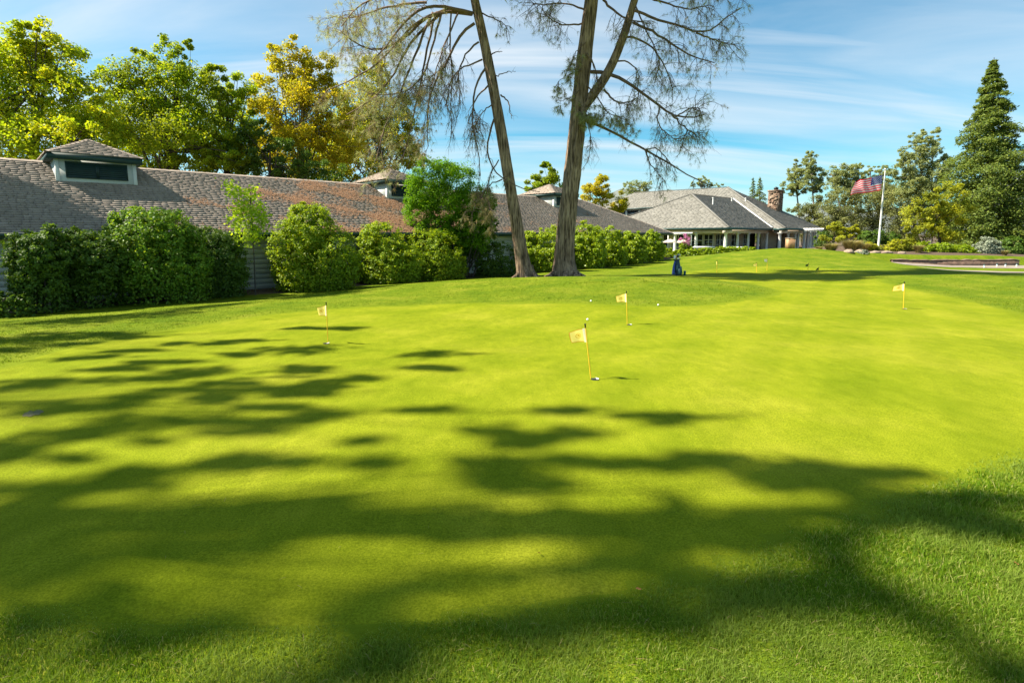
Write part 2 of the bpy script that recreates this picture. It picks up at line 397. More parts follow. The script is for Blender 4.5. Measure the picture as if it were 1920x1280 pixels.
def needles(A, P, D, L, w, n, g, spread=.75):
    """tufts of long needles: n per tuft at P along D"""
    k = len(P) * n
    P = np.repeat(P, n, 0); D = np.repeat(D, n, 0)
    d = unit(D + spread * g.standard_normal((k, 3)) + np.array([0, 0, -.15]))
    l = L * g.uniform(.55, 1.15, (k, 1)); s = unit(np.cross(d, g.standard_normal((k, 3)))) * w
    P = P + .02 * g.standard_normal((k, 3))
    V = np.stack([P - s, P + s, P + d * l], 1)
    A.add(V.reshape(-1, 3), np.arange(k * 3).reshape(-1, 3))
def bez(p0, p1, p2, n=7):
    t = np.linspace(0, 1, n)[:, None]; return (1 - t) ** 2 * p0 + 2 * t * (1 - t) * p1 + t * t * p2
def lobes_px(L, Y, ydep=.8, g=rng, jit=.0):
    o = []
    for l in L:
        u, v, ru, rv = l[:4]; dy = l[4] if len(l) > 4 else 0
        Yc = Y + dy; c = W(u, v, Yc); k = Yc / F
        o.append((c, np.array([ru * k, ydep * (ru + rv) * .5 * k, rv * k])))
    return o

def broadleaf(name, label, cat, L, Y, base_u, mat, nleaf, lsize, per=3.0, group=None, limbs=16, tr=.22, seed=1, barkm='bark_dark', ydep=.8, shell=.5, crown_name='crown', trunk=True, basez=None, upb=.35):
    g = np.random.default_rng(seed)
    l3 = lobes_px(L, Y, ydep)
    base = W(base_u, 500, Y); base[2] = (hgt(base[0], base[1]) if basez is None else basez)
    root = thing(name, base, label, cat, group)
    cs, rs = clumps_in(l3, per, g, shell)
    nleaf = int(nleaf * 1.75); lsize = lsize * .78
    P, d = cloud(cs, rs, nleaf, g)
    ctr = np.mean([c for c, _ in l3], 0)
    N = unit(d * .6 + unit(P - ctr) * .35 + np.array([0, 0, upb]) + .65 * g.standard_normal(P.shape))
    A = Acc(); leaf_quads(A, P, N, lsize, g)
    A.build(crown_name, mat, root, base)
    if trunk:
        T = Acc()
        top = ctr + np.array([0, 0, .35 * max(r[2] for _, r in l3)])
        mid = base * .45 + top * .55 + np.array([g.normal(0, .15), 0, 0]) * np.linalg.norm(top - base) * .15
        path = bez(base - np.array([0, 0, .1]), mid, top, 10)
        T.tube(path, np.linspace(tr, tr * .25, 10), 8)
        sel = g.choice(len(cs), min(limbs, len(cs)), replace=False)
        for i in sel:
            t0 = g.integers(3, 9); p0 = path[t0]; p2 = cs[i]
            pm = .5 * (p0 + p2) + np.array([0, 0, .12 * np.linalg.norm(p2 - p0)]) * (1 if g.random() < .7 else -1)
            r0 = tr * (.5 - .035 * t0)
            b = bez(p0, pm, p2, 7); T.tube(b, np.linspace(r0, r0 * .18, 7), 5)
            for _ in range(2):
                j = cs[g.integers(len(cs))]
                if np.linalg.norm(j - p2) < 2.5 * np.mean([r.mean() for _, r in l3]):
                    T.tube(bez(b[4], .5 * (b[4] + j), j, 5), np.linspace(r0 * .4, r0 * .1, 5), 4)
        T.build('trunk', M[barkm], root, base, smooth=True)
    return root

M['lf_yg'] = leafmat('yellow_green_leaf', [(0.302, 0.397, 0.016), (0.415, 0.476, 0.018), (0.565, 0.535, 0.019), (0.226, 0.338, 0.016), (0.678, 0.556, 0.026)], 0.55, (1.2, 1.2, .5), (.18, .30, .016), .35)
M['lf_g'] = leafmat('fresh_green_leaf', [(0.181, 0.328, 0.012), (0.262, 0.401, 0.015), (0.361, 0.455, 0.017), (0.141, 0.256, 0.012), (0.441, 0.455, 0.021)], 0.55, (1.35, 1.2, .5), (.17, .22, .014), .4)
M['lf_gold'] = leafmat('golden_leaf', [(0.506, 0.405, 0.018), (0.570, 0.442, 0.023), (0.423, 0.386, 0.018), (0.294, 0.331, 0.018), (0.570, 0.350, 0.023)], 0.55, (1.15, 1.15, .5), (.38, .36, .02), .4)
M['lf_mix'] = leafmat('turning_leaf', [(0.479, 0.504, 0.030), (0.670, 0.579, 0.033), (0.288, 0.378, 0.026), (0.215, 0.328, 0.026)], 0.5, (1.3, 1.15, .5), (.08, .12, .014), .5)
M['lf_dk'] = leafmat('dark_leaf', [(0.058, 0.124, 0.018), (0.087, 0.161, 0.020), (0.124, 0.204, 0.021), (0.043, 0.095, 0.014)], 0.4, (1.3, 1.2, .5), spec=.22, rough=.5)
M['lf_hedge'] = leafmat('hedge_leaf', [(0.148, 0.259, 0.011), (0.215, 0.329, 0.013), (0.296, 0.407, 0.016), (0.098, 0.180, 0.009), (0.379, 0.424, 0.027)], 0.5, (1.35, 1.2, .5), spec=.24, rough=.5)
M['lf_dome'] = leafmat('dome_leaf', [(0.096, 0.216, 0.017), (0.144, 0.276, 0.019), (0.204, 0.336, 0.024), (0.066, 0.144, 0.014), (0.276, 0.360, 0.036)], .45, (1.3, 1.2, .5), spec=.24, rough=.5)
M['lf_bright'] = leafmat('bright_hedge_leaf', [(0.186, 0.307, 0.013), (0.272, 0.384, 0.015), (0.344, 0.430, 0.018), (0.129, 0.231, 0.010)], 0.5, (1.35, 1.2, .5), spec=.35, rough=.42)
M['lf_lime'] = leafmat('lime_leaf', [(0.323, 0.485, 0.026), (0.452, 0.582, 0.032), (0.258, 0.404, 0.026)], .55, (1.3, 1.2, .5))
M['lf_bamboo'] = leafmat('feathery_leaf', [(0.085, 0.230, 0.010), (0.134, 0.290, 0.011), (0.194, 0.339, 0.013), (0.060, 0.158, 0.010)], 0.5, (1.25, 1.2, .5))
M['ndl_grey'] = leafmat('grey_green_needle', [(0.256, 0.302, 0.144), (0.366, 0.415, 0.204), (0.475, 0.490, 0.255), (0.201, 0.245, 0.119), (0.549, 0.471, 0.220)], 0.45, (1.2, 1.15, .7), spec=.15)
M['ndl_dry'] = leafmat('dry_needle', [(0.265, 0.225, 0.114), (0.370, 0.291, 0.143), (0.198, 0.185, 0.086), (0.344, 0.317, 0.124)], .35, (1.2, 1.1, .7), spec=.15)
M['ndl_far'] = leafmat('far_pine_needle', [(0.189, 0.236, 0.095), (0.283, 0.329, 0.129), (0.358, 0.387, 0.149), (0.151, 0.189, 0.074)], 0.45, (1.2, 1.15, .6), spec=.1)
M['ndl_dark'] = leafmat('redwood_needle', [(0.066, 0.110, 0.024), (0.108, 0.162, 0.030), (0.162, 0.216, 0.036), (0.204, 0.252, 0.042)], 0.4, (1.3, 1.2, .5), spec=.2)
M['lf_olive'] = leafmat('olive_leaf', [(0.189, 0.217, 0.068), (0.264, 0.283, 0.089), (0.132, 0.161, 0.047), (0.320, 0.320, 0.115)], 0.4, (1.2, 1.1, .6), (.09, .11, .04), .3, spec=.15)
M['lf_ydim'] = leafmat('yellow_shrub_leaf', [(0.345, 0.380, 0.025), (0.483, 0.483, 0.031), (0.241, 0.311, 0.025)], 0.5, (1.3, 1.15, .5), (.12, .16, .02), .6)
M['lf_pink'] = leafmat('pink_blossom', [(.50, .16, .33), (.62, .24, .45), (.42, .12, .26)], .35, (1.1, 1, 1))
M['lf_sage'] = leafmat('sage_leaf', [(.26, .30, .22), (.34, .37, .28), (.18, .22, .15)], .3, (1.1, 1.1, .8))
M['dry_grass'] = leafmat('dry_grass_blade', [(.34, .27, .12), (.42, .34, .17), (.28, .25, .09), (.22, .24, .06)], .4, (1.1, 1.05, .7))

# trees behind the long building
def q2Y(u, q): return q / ((1 - (u - PX) / F) * .7071)
bgroup = 'broadleaf trees behind the long low building'
broadleaf('maple_tree', 'tall yellow-green tree at the far left behind the louvred cupola', 'tree',
  [(-60,150,90,100),(20,110,75,55),(95,110,60,60),(60,190,110,80,1),(150,190,50,70),(-20,250,110,70,-1),(110,270,95,60,-1),(190,240,45,60),(45,70,28,28),(75,75,25,30)], 29, 60, M['lf_yg'], 30000, .2, 3.2, bgroup, 26, .3, 21)
broadleaf('maple_tree', 'rounded fresh green tree rising to the right of the louvred cupola', 'tree',
  [(300,170,75,60),(330,110,32,40),(265,140,45,45),(240,195,60,60),(355,200,60,70,1),(290,260,95,60,-1),(400,240,50,70,1),(205,160,22,35),(345,88,18,18),(420,300,50,35),(350,310,70,25),(250,320,60,25)], 33, 320, M['lf_g'], 26000, .19, 3.2, bgroup, 26, .3, 22)
broadleaf('maple_tree', 'slim darker green tree with sky gaps left of the golden tree', 'tree',
  [(425,155,42,38),(455,190,30,45),(400,150,22,25),(440,235,38,50),(420,285,40,40)], 35, 430, M['lf_g'], 9000, .18, 2.6, bgroup, 18, .22, 23)
broadleaf('sycamore_tree', 'golden autumn sycamore whose crown is the yellowest', 'tree',
  [(545,115,38,45),(515,160,40,55),(575,160,45,55),(600,130,30,35),(550,215,70,60,-1),(620,210,50,60),(560,280,80,55),(500,220,30,50),(640,260,50,55)], 38, 560, M['lf_gold'], 24000, .21, 3.0, bgroup, 22, .28, 24, 'bark_pale')
broadleaf('sycamore_tree', 'dull green and yellow sycamore half hidden by grey pine needles', 'tree',
  [(680,200,50,60),(730,220,45,60),(760,250,35,45),(700,280,70,55),(640,300,50,40),(765,285,30,35),(700,140,30,45)], 43, 705, M['lf_mix'], 17000, .22, 2.6, bgroup, 22, .28, 25, 'bark_pale')
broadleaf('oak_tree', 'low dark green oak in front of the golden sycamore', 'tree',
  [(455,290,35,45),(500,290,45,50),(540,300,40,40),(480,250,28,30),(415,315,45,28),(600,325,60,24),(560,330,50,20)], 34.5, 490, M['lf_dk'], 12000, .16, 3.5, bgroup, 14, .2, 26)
broadleaf('maple_tree', 'bright green tree between the two pine trunks above the roof', 'tree',
  [(1022,335,26,22),(1040,350,24,22),(1005,350,22,22),(1025,315,14,12),(985,362,20,12),(1020,370,30,20)], 62, 1020, M['lf_g'], 8000, .26, 3, bgroup, 10, .25, 27)
broadleaf('maple_tree', 'small golden and green tree just right of the right pine trunk', 'tree',
  [(1112,365,22,28),(1130,350,22,22),(1150,380,24,26),(1105,390,25,20),(1165,395,18,16),(1128,335,9,8)], 60, 1130, M['lf_gold'], 8000, .24, 3, bgroup, 10, .22, 28)

broadleaf('maple_tree', 'fresh green tree filling in behind the slim darker tree', 'tree',
  [(250,230,60,60),(380,210,55,60),(440,250,55,60),(480,220,35,50),(210,280,60,50),(470,310,60,40),(330,280,70,50)], 42, 400, M['lf_g'], 16000, .2, 2.6, bgroup, 16, .25, 29)
broadleaf('maple_tree', 'yellow-green tree filling in behind the golden sycamore', 'tree',
  [(620,260,60,60),(670,240,50,55),(590,310,60,35),(650,310,60,40),(720,310,50,35),(530,320,40,30)], 46, 640, M['lf_yg'], 13000, .21, 2.6, bgroup, 14, .25, 30)
# shrubs along the building
sg = 'shrubs along the long low building'
def shrub(name, label, L, q, mat, n, ls, seed, per=9, group=sg, ydep=.9, stems=5, cat='shrub', Yfix=None, shell=.72):
    u0 = np.mean([l[0] for l in L]); Y = Yfix or q2Y(u0, q)
    # a dense shell of leaves over the lobes and a few stems
    g = np.random.default_rng(seed)
    l3 = lobes_px(L, Y, ydep)
    base = W(u0, 500, Y); base[2] = hgt(base[0], base[1])
    root = thing(name, base, label, cat, group)
    vol = np.array([(r[0] * r[1] + r[0] * r[2] + r[1] * r[2]) for _, r in l3]); n = int(n * 2.7); ls = ls * .78; cnt = (n * vol / vol.sum()).astype(int)
    A = Acc()
    Ps, Ns = [], []
    for (c, r), k in zip(l3, cnt):
        kc = max(12, k // 40); dc = unit(g.standard_normal((kc, 3)))
        rc = g.uniform(shell, 1.06, (kc, 1)); cc = c + dc * r * rc
        P, d = cloud(cc, np.full(kc, .2 * r.mean()) * g.uniform(.6, 1.3, kc), k, g)
        out_ = unit((P - c) / r)
        Ps.append(P); Ns.append(unit(out_ * .8 + np.array([0, 0, .35]) + .6 * g.standard_normal(P.shape)))
    for (c, r), k in zip(l3, cnt):   # skirt of leaves down to the soil
        if c[2] - r[2] > hgt(c[0], c[1]) + .45: continue
        th = g.uniform(0, 2 * np.pi, k // 5); f = g.random(k // 5); P = c + np.stack([np.cos(th) * r[0], np.sin(th) * r[1], 0 * th], -1) * (.72 + .22 * f)[:, None] + g.normal(0, .1, (k // 5, 3)); gz0 = hgt(P[:, 0], P[:, 1]); P[:, 2] = gz0 + (c[2] - gz0).clip(.1) * f
        Ps.append(P); Ns.append(unit(np.stack([np.cos(th), np.sin(th), .4 + 0 * th], -1) + .6 * g.standard_normal(P.shape)))
    P = np.concatenate(Ps); N = np.concatenate(Ns)
    gz = hgt(P[:, 0], P[:, 1]); ok = P[:, 2] > gz + .01
    leaf_quads(A, P[ok], N[ok], ls, g)
    A.build('foliage', mat, root, base)
    T = Acc()
    for i in range(stems):
        c, r = l3[g.integers(len(l3))]; tp = c + r * g.uniform(-.5, .5, 3); b0 = np.array([c[0] + g.normal(0, .15), c[1] + g.normal(0, .15), 0]); b0[2] = hgt(b0[0], b0[1]) - .05
        T = Acc(); T.tube(bez(b0, .5 * (b0 + tp) + g.normal(0, .1, 3), tp, 6), np.linspace(.035, .012, 6), 5); T.build('stem', M['bark_dark'], root, base, smooth=True)
    return root
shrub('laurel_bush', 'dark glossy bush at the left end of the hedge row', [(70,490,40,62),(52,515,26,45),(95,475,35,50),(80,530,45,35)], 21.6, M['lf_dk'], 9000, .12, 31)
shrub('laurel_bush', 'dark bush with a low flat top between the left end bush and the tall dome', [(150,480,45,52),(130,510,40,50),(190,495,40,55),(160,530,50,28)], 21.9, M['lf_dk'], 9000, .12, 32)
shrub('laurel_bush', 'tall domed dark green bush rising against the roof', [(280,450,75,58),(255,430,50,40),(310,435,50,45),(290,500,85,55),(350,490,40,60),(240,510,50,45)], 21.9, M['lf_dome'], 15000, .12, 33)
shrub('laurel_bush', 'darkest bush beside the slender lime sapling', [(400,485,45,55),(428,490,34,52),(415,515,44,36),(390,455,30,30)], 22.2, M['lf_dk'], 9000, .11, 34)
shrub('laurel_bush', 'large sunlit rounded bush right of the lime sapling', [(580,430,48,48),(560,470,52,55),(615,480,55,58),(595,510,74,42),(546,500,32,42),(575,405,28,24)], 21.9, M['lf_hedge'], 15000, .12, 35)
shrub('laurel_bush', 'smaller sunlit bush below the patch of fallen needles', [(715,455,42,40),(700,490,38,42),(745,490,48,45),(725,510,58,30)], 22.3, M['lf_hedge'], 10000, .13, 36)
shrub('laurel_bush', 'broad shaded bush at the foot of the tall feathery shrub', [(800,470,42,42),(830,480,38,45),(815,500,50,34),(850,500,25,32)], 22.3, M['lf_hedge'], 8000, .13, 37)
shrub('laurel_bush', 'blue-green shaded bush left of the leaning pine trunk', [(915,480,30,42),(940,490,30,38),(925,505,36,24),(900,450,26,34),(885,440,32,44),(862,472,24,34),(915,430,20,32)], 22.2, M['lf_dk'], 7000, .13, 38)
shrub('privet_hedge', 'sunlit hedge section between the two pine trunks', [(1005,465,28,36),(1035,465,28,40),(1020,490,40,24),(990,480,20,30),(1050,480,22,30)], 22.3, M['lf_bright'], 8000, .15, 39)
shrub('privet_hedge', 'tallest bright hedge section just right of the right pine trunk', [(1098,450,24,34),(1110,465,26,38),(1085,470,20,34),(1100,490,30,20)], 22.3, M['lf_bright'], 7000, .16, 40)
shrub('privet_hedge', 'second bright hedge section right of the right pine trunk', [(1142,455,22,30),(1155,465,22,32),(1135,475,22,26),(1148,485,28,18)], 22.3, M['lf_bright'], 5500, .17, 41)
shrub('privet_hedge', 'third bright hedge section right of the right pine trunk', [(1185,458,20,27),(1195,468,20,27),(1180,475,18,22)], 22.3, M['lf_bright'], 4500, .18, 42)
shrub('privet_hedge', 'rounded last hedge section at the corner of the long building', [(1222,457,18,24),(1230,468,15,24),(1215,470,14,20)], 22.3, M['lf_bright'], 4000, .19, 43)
# ivy at the left
shrub('ivy', 'low pale ivy creeping at the far left wall foot', [(10,562,30,14),(-25,560,30,18),(45,560,14,10)], 21.0, M['lf_dk'], 1600, .12, 44, group=None, stems=3, cat='ivy')

# sapling
def sapling():
    q = 21.7; Y = q2Y(478, q); base = W(478, 540, Y); base[2] = hgt(base[0], base[1]); g = np.random.default_rng(5)
    root = thing('lime_sapling', base, 'slender sapling with lime leaves in front of the pale siding', 'sapling')
    T = Acc(); top = W(468, 352, Y); path = bez(base - [0, 0, .05], W(476, 450, Y), top, 12); T.tube(path, np.linspace(.03, .008, 12), 6)
    A = Acc(); P = []
    for (u, v) in [(440,362),(433,352),(448,380),(455,395),(470,375),(478,400),(486,395),(490,415),(462,415),(455,430),(475,425),(485,432),(468,440),(445,400),(440,425),(478,440),(466,450),(490,400),(470,360),(450,365),(462,398)]:
        e = W(u, v, Y + g.normal(0, .25)); p0 = path[g.integers(5, 11)]
        T.tube(bez(p0, .5 * (p0 + e) + [0, 0, .08], e, 5), np.linspace(.01, .003, 5), 4)
        P.append(e + g.normal(0, .17, (80, 3)))
    P = np.concatenate(P); leaf_quads(A, P, unit(np.array([0, -.3, .5]) + .7 * g.standard_normal(P.shape)), .115, g, .85)
    A.build('crown', M['lf_lime'], root, base); T.build('trunk', M['bark_dark'], root, base, smooth=True)
    # trailing suckers
sapling()

# tall feathery shrub
def feathery():
    q = 22.9; Y = q2Y(840, q); base = W(868, 500, Y); base[2] = hgt(base[0], base[1]); g = np.random.default_rng(6)
    root = thing('feathery_shrub', base, 'tall bright green feathery shrub leaning over the roof', 'shrub')
    L = [(820,330,48,30),(800,360,42,38),(850,345,45,38),(790,400,35,30),(840,390,55,42),(875,380,38,40),(800,310,25,14),(860,430,40,30),(895,420,28,40),(775,380,18,20),(905,390,22,40),(815,435,45,30),(880,450,40,25),(920,400,12,30)]
    l3 = lobes_px(L, Y, .9); cs, rs = clumps_in(l3, 16, g, .6); P, d = cloud(cs, rs, 60000, g)
    A = Acc(); N = unit(d * .5 + np.array([0, 0, .5]) + .6 * g.standard_normal(P.shape)); leaf_quads(A, P, N, .13, g, .32)
    A.build('crown', M['lf_bamboo'], root, base)
    T = Acc()
    for i in range(14):
        tp = cs[g.integers(len(cs))]; b0 = base + np.array([g.normal(0, .2), g.normal(0, .2), -.05])
        T = Acc(); T.tube(bez(b0, b0 * .4 + tp * .6 + [0, 0, -.3], tp, 8), np.linspace(.05, .012, 8), 5); T.build('stem', M['bark_dark'], root, base, smooth=True)
feathery()

# ------------------------------------------------------------------ the long low building
Q0, ANG = 23.97, .70710678
D1 = np.array([ANG, ANG, 0]); D2 = np.array([-ANG, ANG, 0]); UZ = np.array([0, 0, 1.])
def B(a_, p, z): return D1 * a_ + D2 * (Q0 + p) + UZ * z
EAVE, TAN, OV, RP = 1.85, .5, .6, 5.1
def shingles(A, O, ex, es, n, s_len, xl, xr, row=.185, wid=.27, th=.034, g=rng):
    rows = int(round(s_len / row))
    for i in range(rows):
        s0 = i * s_len / rows; s1 = min(s_len, s0 + s_len / rows * 1.12); sm = .5 * (s0 + s1)
        a0, a1 = xl(sm), xr(sm)
        if a1 - a0 < .05: continue
        k = max(1, int((a1 - a0) / wid)); cuts = a0 + (a1 - a0) * (np.arange(k + 1) + np.r_[0, g.uniform(-.33, .33, max(0, k - 1)), 0][:k + 1]) / k
        t = th * g.choice([.8, .95, 1.05, 1.2], k); L_, R_ = cuts[:-1] + .006, cuts[1:] - .006
        db = g.uniform(-.008, .008, k)
        P = lambda x, s, h: O + x[:, None] * ex + (np.zeros(k) + s)[:, None] * es + (np.zeros(k) + h)[:, None] * n
        V = np.stack([P(L_, s0 + db, 0), P(R_, s0 + db, 0), P(R_, s0 + db, t), P(L_, s0 + db, t), P(R_, s1, .004), P(L_, s1, .004)], 1).reshape(-1, 3)
        b = np.arange(k)[:, None] * 6; nb = A.n
        A.v.append(V); A.n += len(V)
        for q in ([0, 1, 2, 3], [3, 2, 4, 5]): A.f.append(b + np.array([q]) + nb); A.mi.append(np.zeros(k))
        for q in ([0, 3, 5], [1, 4, 2]): A.f.append(b + np.array([q]) + nb); A.mi.append(np.zeros(k))
cosr = 1 / math.hypot(1, TAN); sinr = TAN * cosr
def slope(dirin): return dirin * cosr + UZ * sinr, -dirin * sinr + UZ * cosr
A0, A1 = -14.0, 42.6
base = B(14, 5.1, 0); base[2] = -.55
barn = thing('long_building', base, 'long low pale building with a shingled hip roof and three roof cupolas', 'building')
# walls with lap siding
w = Acc(); nrow = 12; zb, zt = -.75, 1.80
for i in range(nrow):
    z0 = zb + (zt - zb) * i / nrow; z1 = zb + (zt - zb) * (i + 1) / nrow
    v = [B(A0, -.028, z0), B(A1, -.028, z0), B(A1, -.004, z1), B(A0, -.004, z1), B(A0, 0, z0), B(A1, 0, z0)]
    w.add(v, [[0, 1, 2, 3], [4, 5, 1, 0]])
    v = [B(A1 + .028, 0, z0), B(A1 + .028, 2 * RP, z0), B(A1 + .004, 2 * RP, z1), B(A1 + .004, 0, z1)]
    w.add(v, [[0, 1, 2, 3]])
w.box(B(A0, .0, zb), D1 * (A1 - A0), D2 * 2 * RP, UZ * (zt - zb - .02))
w.build('wall', M['white_siding'], barn, base)
# roof deck, shingles
rf = Acc(); zr = EAVE + (RP + OV) * TAN; RE = A1 + OV - (RP + OV)
rf.add([B(A0, -OV, EAVE), B(A1 + OV, -OV, EAVE), B(RE, RP, zr), B(A0, RP, zr)], [[0, 1, 2, 3]])
rf.add([B(A0, 2 * RP + OV, EAVE), B(A1 + OV, 2 * RP + OV, EAVE), B(RE, RP, zr), B(A0, RP, zr)], [[3, 2, 1, 0]])
rf.add([B(A1 + OV, -OV, EAVE), B(A1 + OV, 2 * RP + OV, EAVE), B(RE, RP, zr)], [[0, 1, 2]])
rf.add([B(A0, -OV, EAVE - .05), B(A1 + OV, -OV, EAVE - .05), B(A1 + OV, 2 * RP + OV, EAVE - .05), B(A0, 2 * RP + OV, EAVE - .05)], [[3, 2, 1, 0]])
rf.add([B(A0, -OV, EAVE), B(A0, RP, zr), B(A0, 2 * RP + OV, EAVE)], [[0, 1, 2]])
es, nn = slope(D2); sl = (RP + OV) / cosr
shingles(rf, B(0, -OV, EAVE) + nn * .005, D1, es, nn, sl, lambda s: A0, lambda s: A1 + OV - s * cosr, g=np.random.default_rng(7))
for k in range(int((RE - A0) / .3)):   # ridge caps
    a_ = A0 + k * .3
    rf.add([B(a_, RP - .16, zr - .03), B(a_ + .32, RP - .16, zr - .04), B(a_ + .32, RP, zr + .04), B(a_, RP, zr + .055), B(a_, RP + .16, zr - .03), B(a_ + .32, RP + .16, zr - .04)], [[0, 1, 2, 3], [3, 2, 5, 4]])
hipd = (B(RE, RP, zr) - B(A1 + OV, -OV, EAVE)); hl = np.linalg.norm(hipd); hd = hipd / hl; hs = np.cross(hd, UZ); hs /= np.linalg.norm(hs); hn = np.cross(hs, hd)
for k in range(int(hl / .28)):
    o_ = B(A1 + OV, -OV, EAVE) + hd * k * .28 + hn * .02
    rf.add([o_ - hs * .17 - hn * .05, o_ + hd * .3 - hs * .17 - hn * .05, o_ + hd * .3 + hn * .03, o_ + hn * .05, o_ + hs * .17 - hn * .05, o_ + hd * .3 + hs * .17 - hn * .05], [[0, 3, 2, 1], [3, 4, 5, 2]])
roof = rf.build('roof', M['shingle'], barn, base)
fa = Acc(); fa.box(B(A0, -OV - .04, EAVE - .2), D1 * (A1 - A0 + OV + .02), D2 * .035, UZ * .2); fa.box(B(A0, -OV - .14, EAVE - .11), D1 * (A1 - A0 + OV), D2 * .098, UZ * .12)
fa.box(B(A1 + OV, -OV, EAVE - .2), D1 * .035, D2 * (2 * RP + 2 * OV), UZ * .2)
fa.build('fascia', M['green_trim'], barn, base)
ds = Acc(); c0 = W(874, 500, q2Y(874, Q0 - .09)); ad = (c0[0] + c0[1]) * ANG
ds.tube([B(ad, -.1, 1.7), B(ad, -.1, -.6)], .045, 8); ds.build('downspout', M['green_trim'], barn, base)

def cupola(a0):
    P0, P1, wdt = 3.35, 6.6, 2.6
    root_ = None
    c = Acc(); zt_ = 4.72
    c.box(B(a0, P0, 3.3), D1 * wdt, D2 * (P1 - P0), UZ * (zt_ - 3.3))
    wall = c.build('cupola', M['white_siding'], barn, base)
    # corner boards and sill, then louvre panels in the front face
    tr_ = Acc()
    for aa in (a0 - .012, a0 + wdt - .12): tr_.box(B(aa, P0 - .02, 3.3), D1 * .132, D2 * .15, UZ * (zt_ - 3.3 - .004))
    tr_.box(B(a0 - .06, P0 - .06, 3.765), D1 * (wdt + .12), D2 * .056, UZ * .05)
    tr_.build('trim', M['white_trim'], wall, base)
    l = Acc(); fz0, fz1 = 3.98, 4.62
    for k in range(2):
        x0 = a0 + .3 + k * (wdt - .6) / 2; x1 = x0 + (wdt - .6) / 2
        l.box(B(x0, P0 - .006, fz0), D1 * (x1 - x0), D2 * .004, UZ * (fz1 - fz0))
        for (xa, xb, za, zb_) in ((x0, x1, fz0, fz0 + .05), (x0, x1, fz1 - .05, fz1), (x0, x0 + .05, fz0 + .05, fz1 - .05), (x1 - .05, x1 - .002, fz0 + .05, fz1 - .05)):
            l.box(B(xa, P0 - .05, za), D1 * (xb - xa), D2 * .044, UZ * (zb_ - za))
        for j in range(7):
            z_ = fz0 + .06 + j * .077
            l.add([B(x0 + .05, P0 - .045, z_), B(x1 - .05, P0 - .045, z_), B(x1 - .05, P0 - .01, z_ + .06), B(x0 + .05, P0 - .01, z_ + .06)], [[0, 1, 2, 3]])
    l.build('louvre', M['louvre'], wall, base)
    # pyramid roof with fascia
    o = .22; ax0, ax1, py0, py1 = a0 - o, a0 + wdt + o, P0 - o, P1 + o; ze = 4.9; ac, pc, za = (ax0 + ax1) / 2, (py0 + py1) / 2, 5.72
    f_ = Acc()
    f_.box(B(ax0, py0, ze - .22), D1 * (ax1 - ax0), D2 * (py1 - py0), UZ * .215); f_.build('cupola_fascia', M['green_trim'], wall, base)
    r_ = Acc(); ap = B(ac, pc, za); e_ = .04
    cn = [B(ax0 - e_, py0 - e_, ze), B(ax1 + e_, py0 - e_, ze), B(ax1 + e_, py1 + e_, ze), B(ax0 - e_, py1 + e_, ze)]
    r_.add(cn + [ap], [[0, 1, 4], [1, 2, 4], [2, 3, 4], [3, 0, 4]]); r_.add(cn, [[3, 2, 1, 0]])
    for (O, E, ex) in ((cn[0], cn[1], D1), (cn[3], cn[0], -D2), (cn[1], cn[2], D2)):
        Lx = np.linalg.norm(E - O); mid = .5 * (O + E); up = ap - mid; sL = np.linalg.norm(up); es_ = up / sL; n_ = np.cross(ex, es_)
        shingles(r_, O + n_ * .004, ex, es_, n_, sL, lambda s, Lx=Lx, sL=sL: Lx / 2 * s / sL, lambda s, Lx=Lx, sL=sL: Lx - Lx / 2 * s / sL, row=.2, wid=.32, g=np.random.default_rng(int(a0 * 10) + 3))
    for cc in cn:
        d_ = ap - cc; n0 = np.cross(np.cross(d_, UZ), d_); n0 /= np.linalg.norm(n0); s_ = np.cross(d_, n0); s_ /= np.linalg.norm(s_)
        for k in range(9):
            q0, q1 = cc + d_ * k / 9 + n0 * .045, cc + d_ * (k + 1.08) / 9 + n0 * .03
            r_.add([q0 + s_ * .12 - n0 * .04, q0, q0 - s_ * .12 - n0 * .04, q1 + s_ * .12 - n0 * .04, q1, q1 - s_ * .12 - n0 * .04], [[0, 1, 4, 3], [1, 2, 5, 4]])
    r_.build('cupola_roof', M['shingle'], wall, base)
for a0 in (2.45, 17.1, 31.9): cupola(a0)

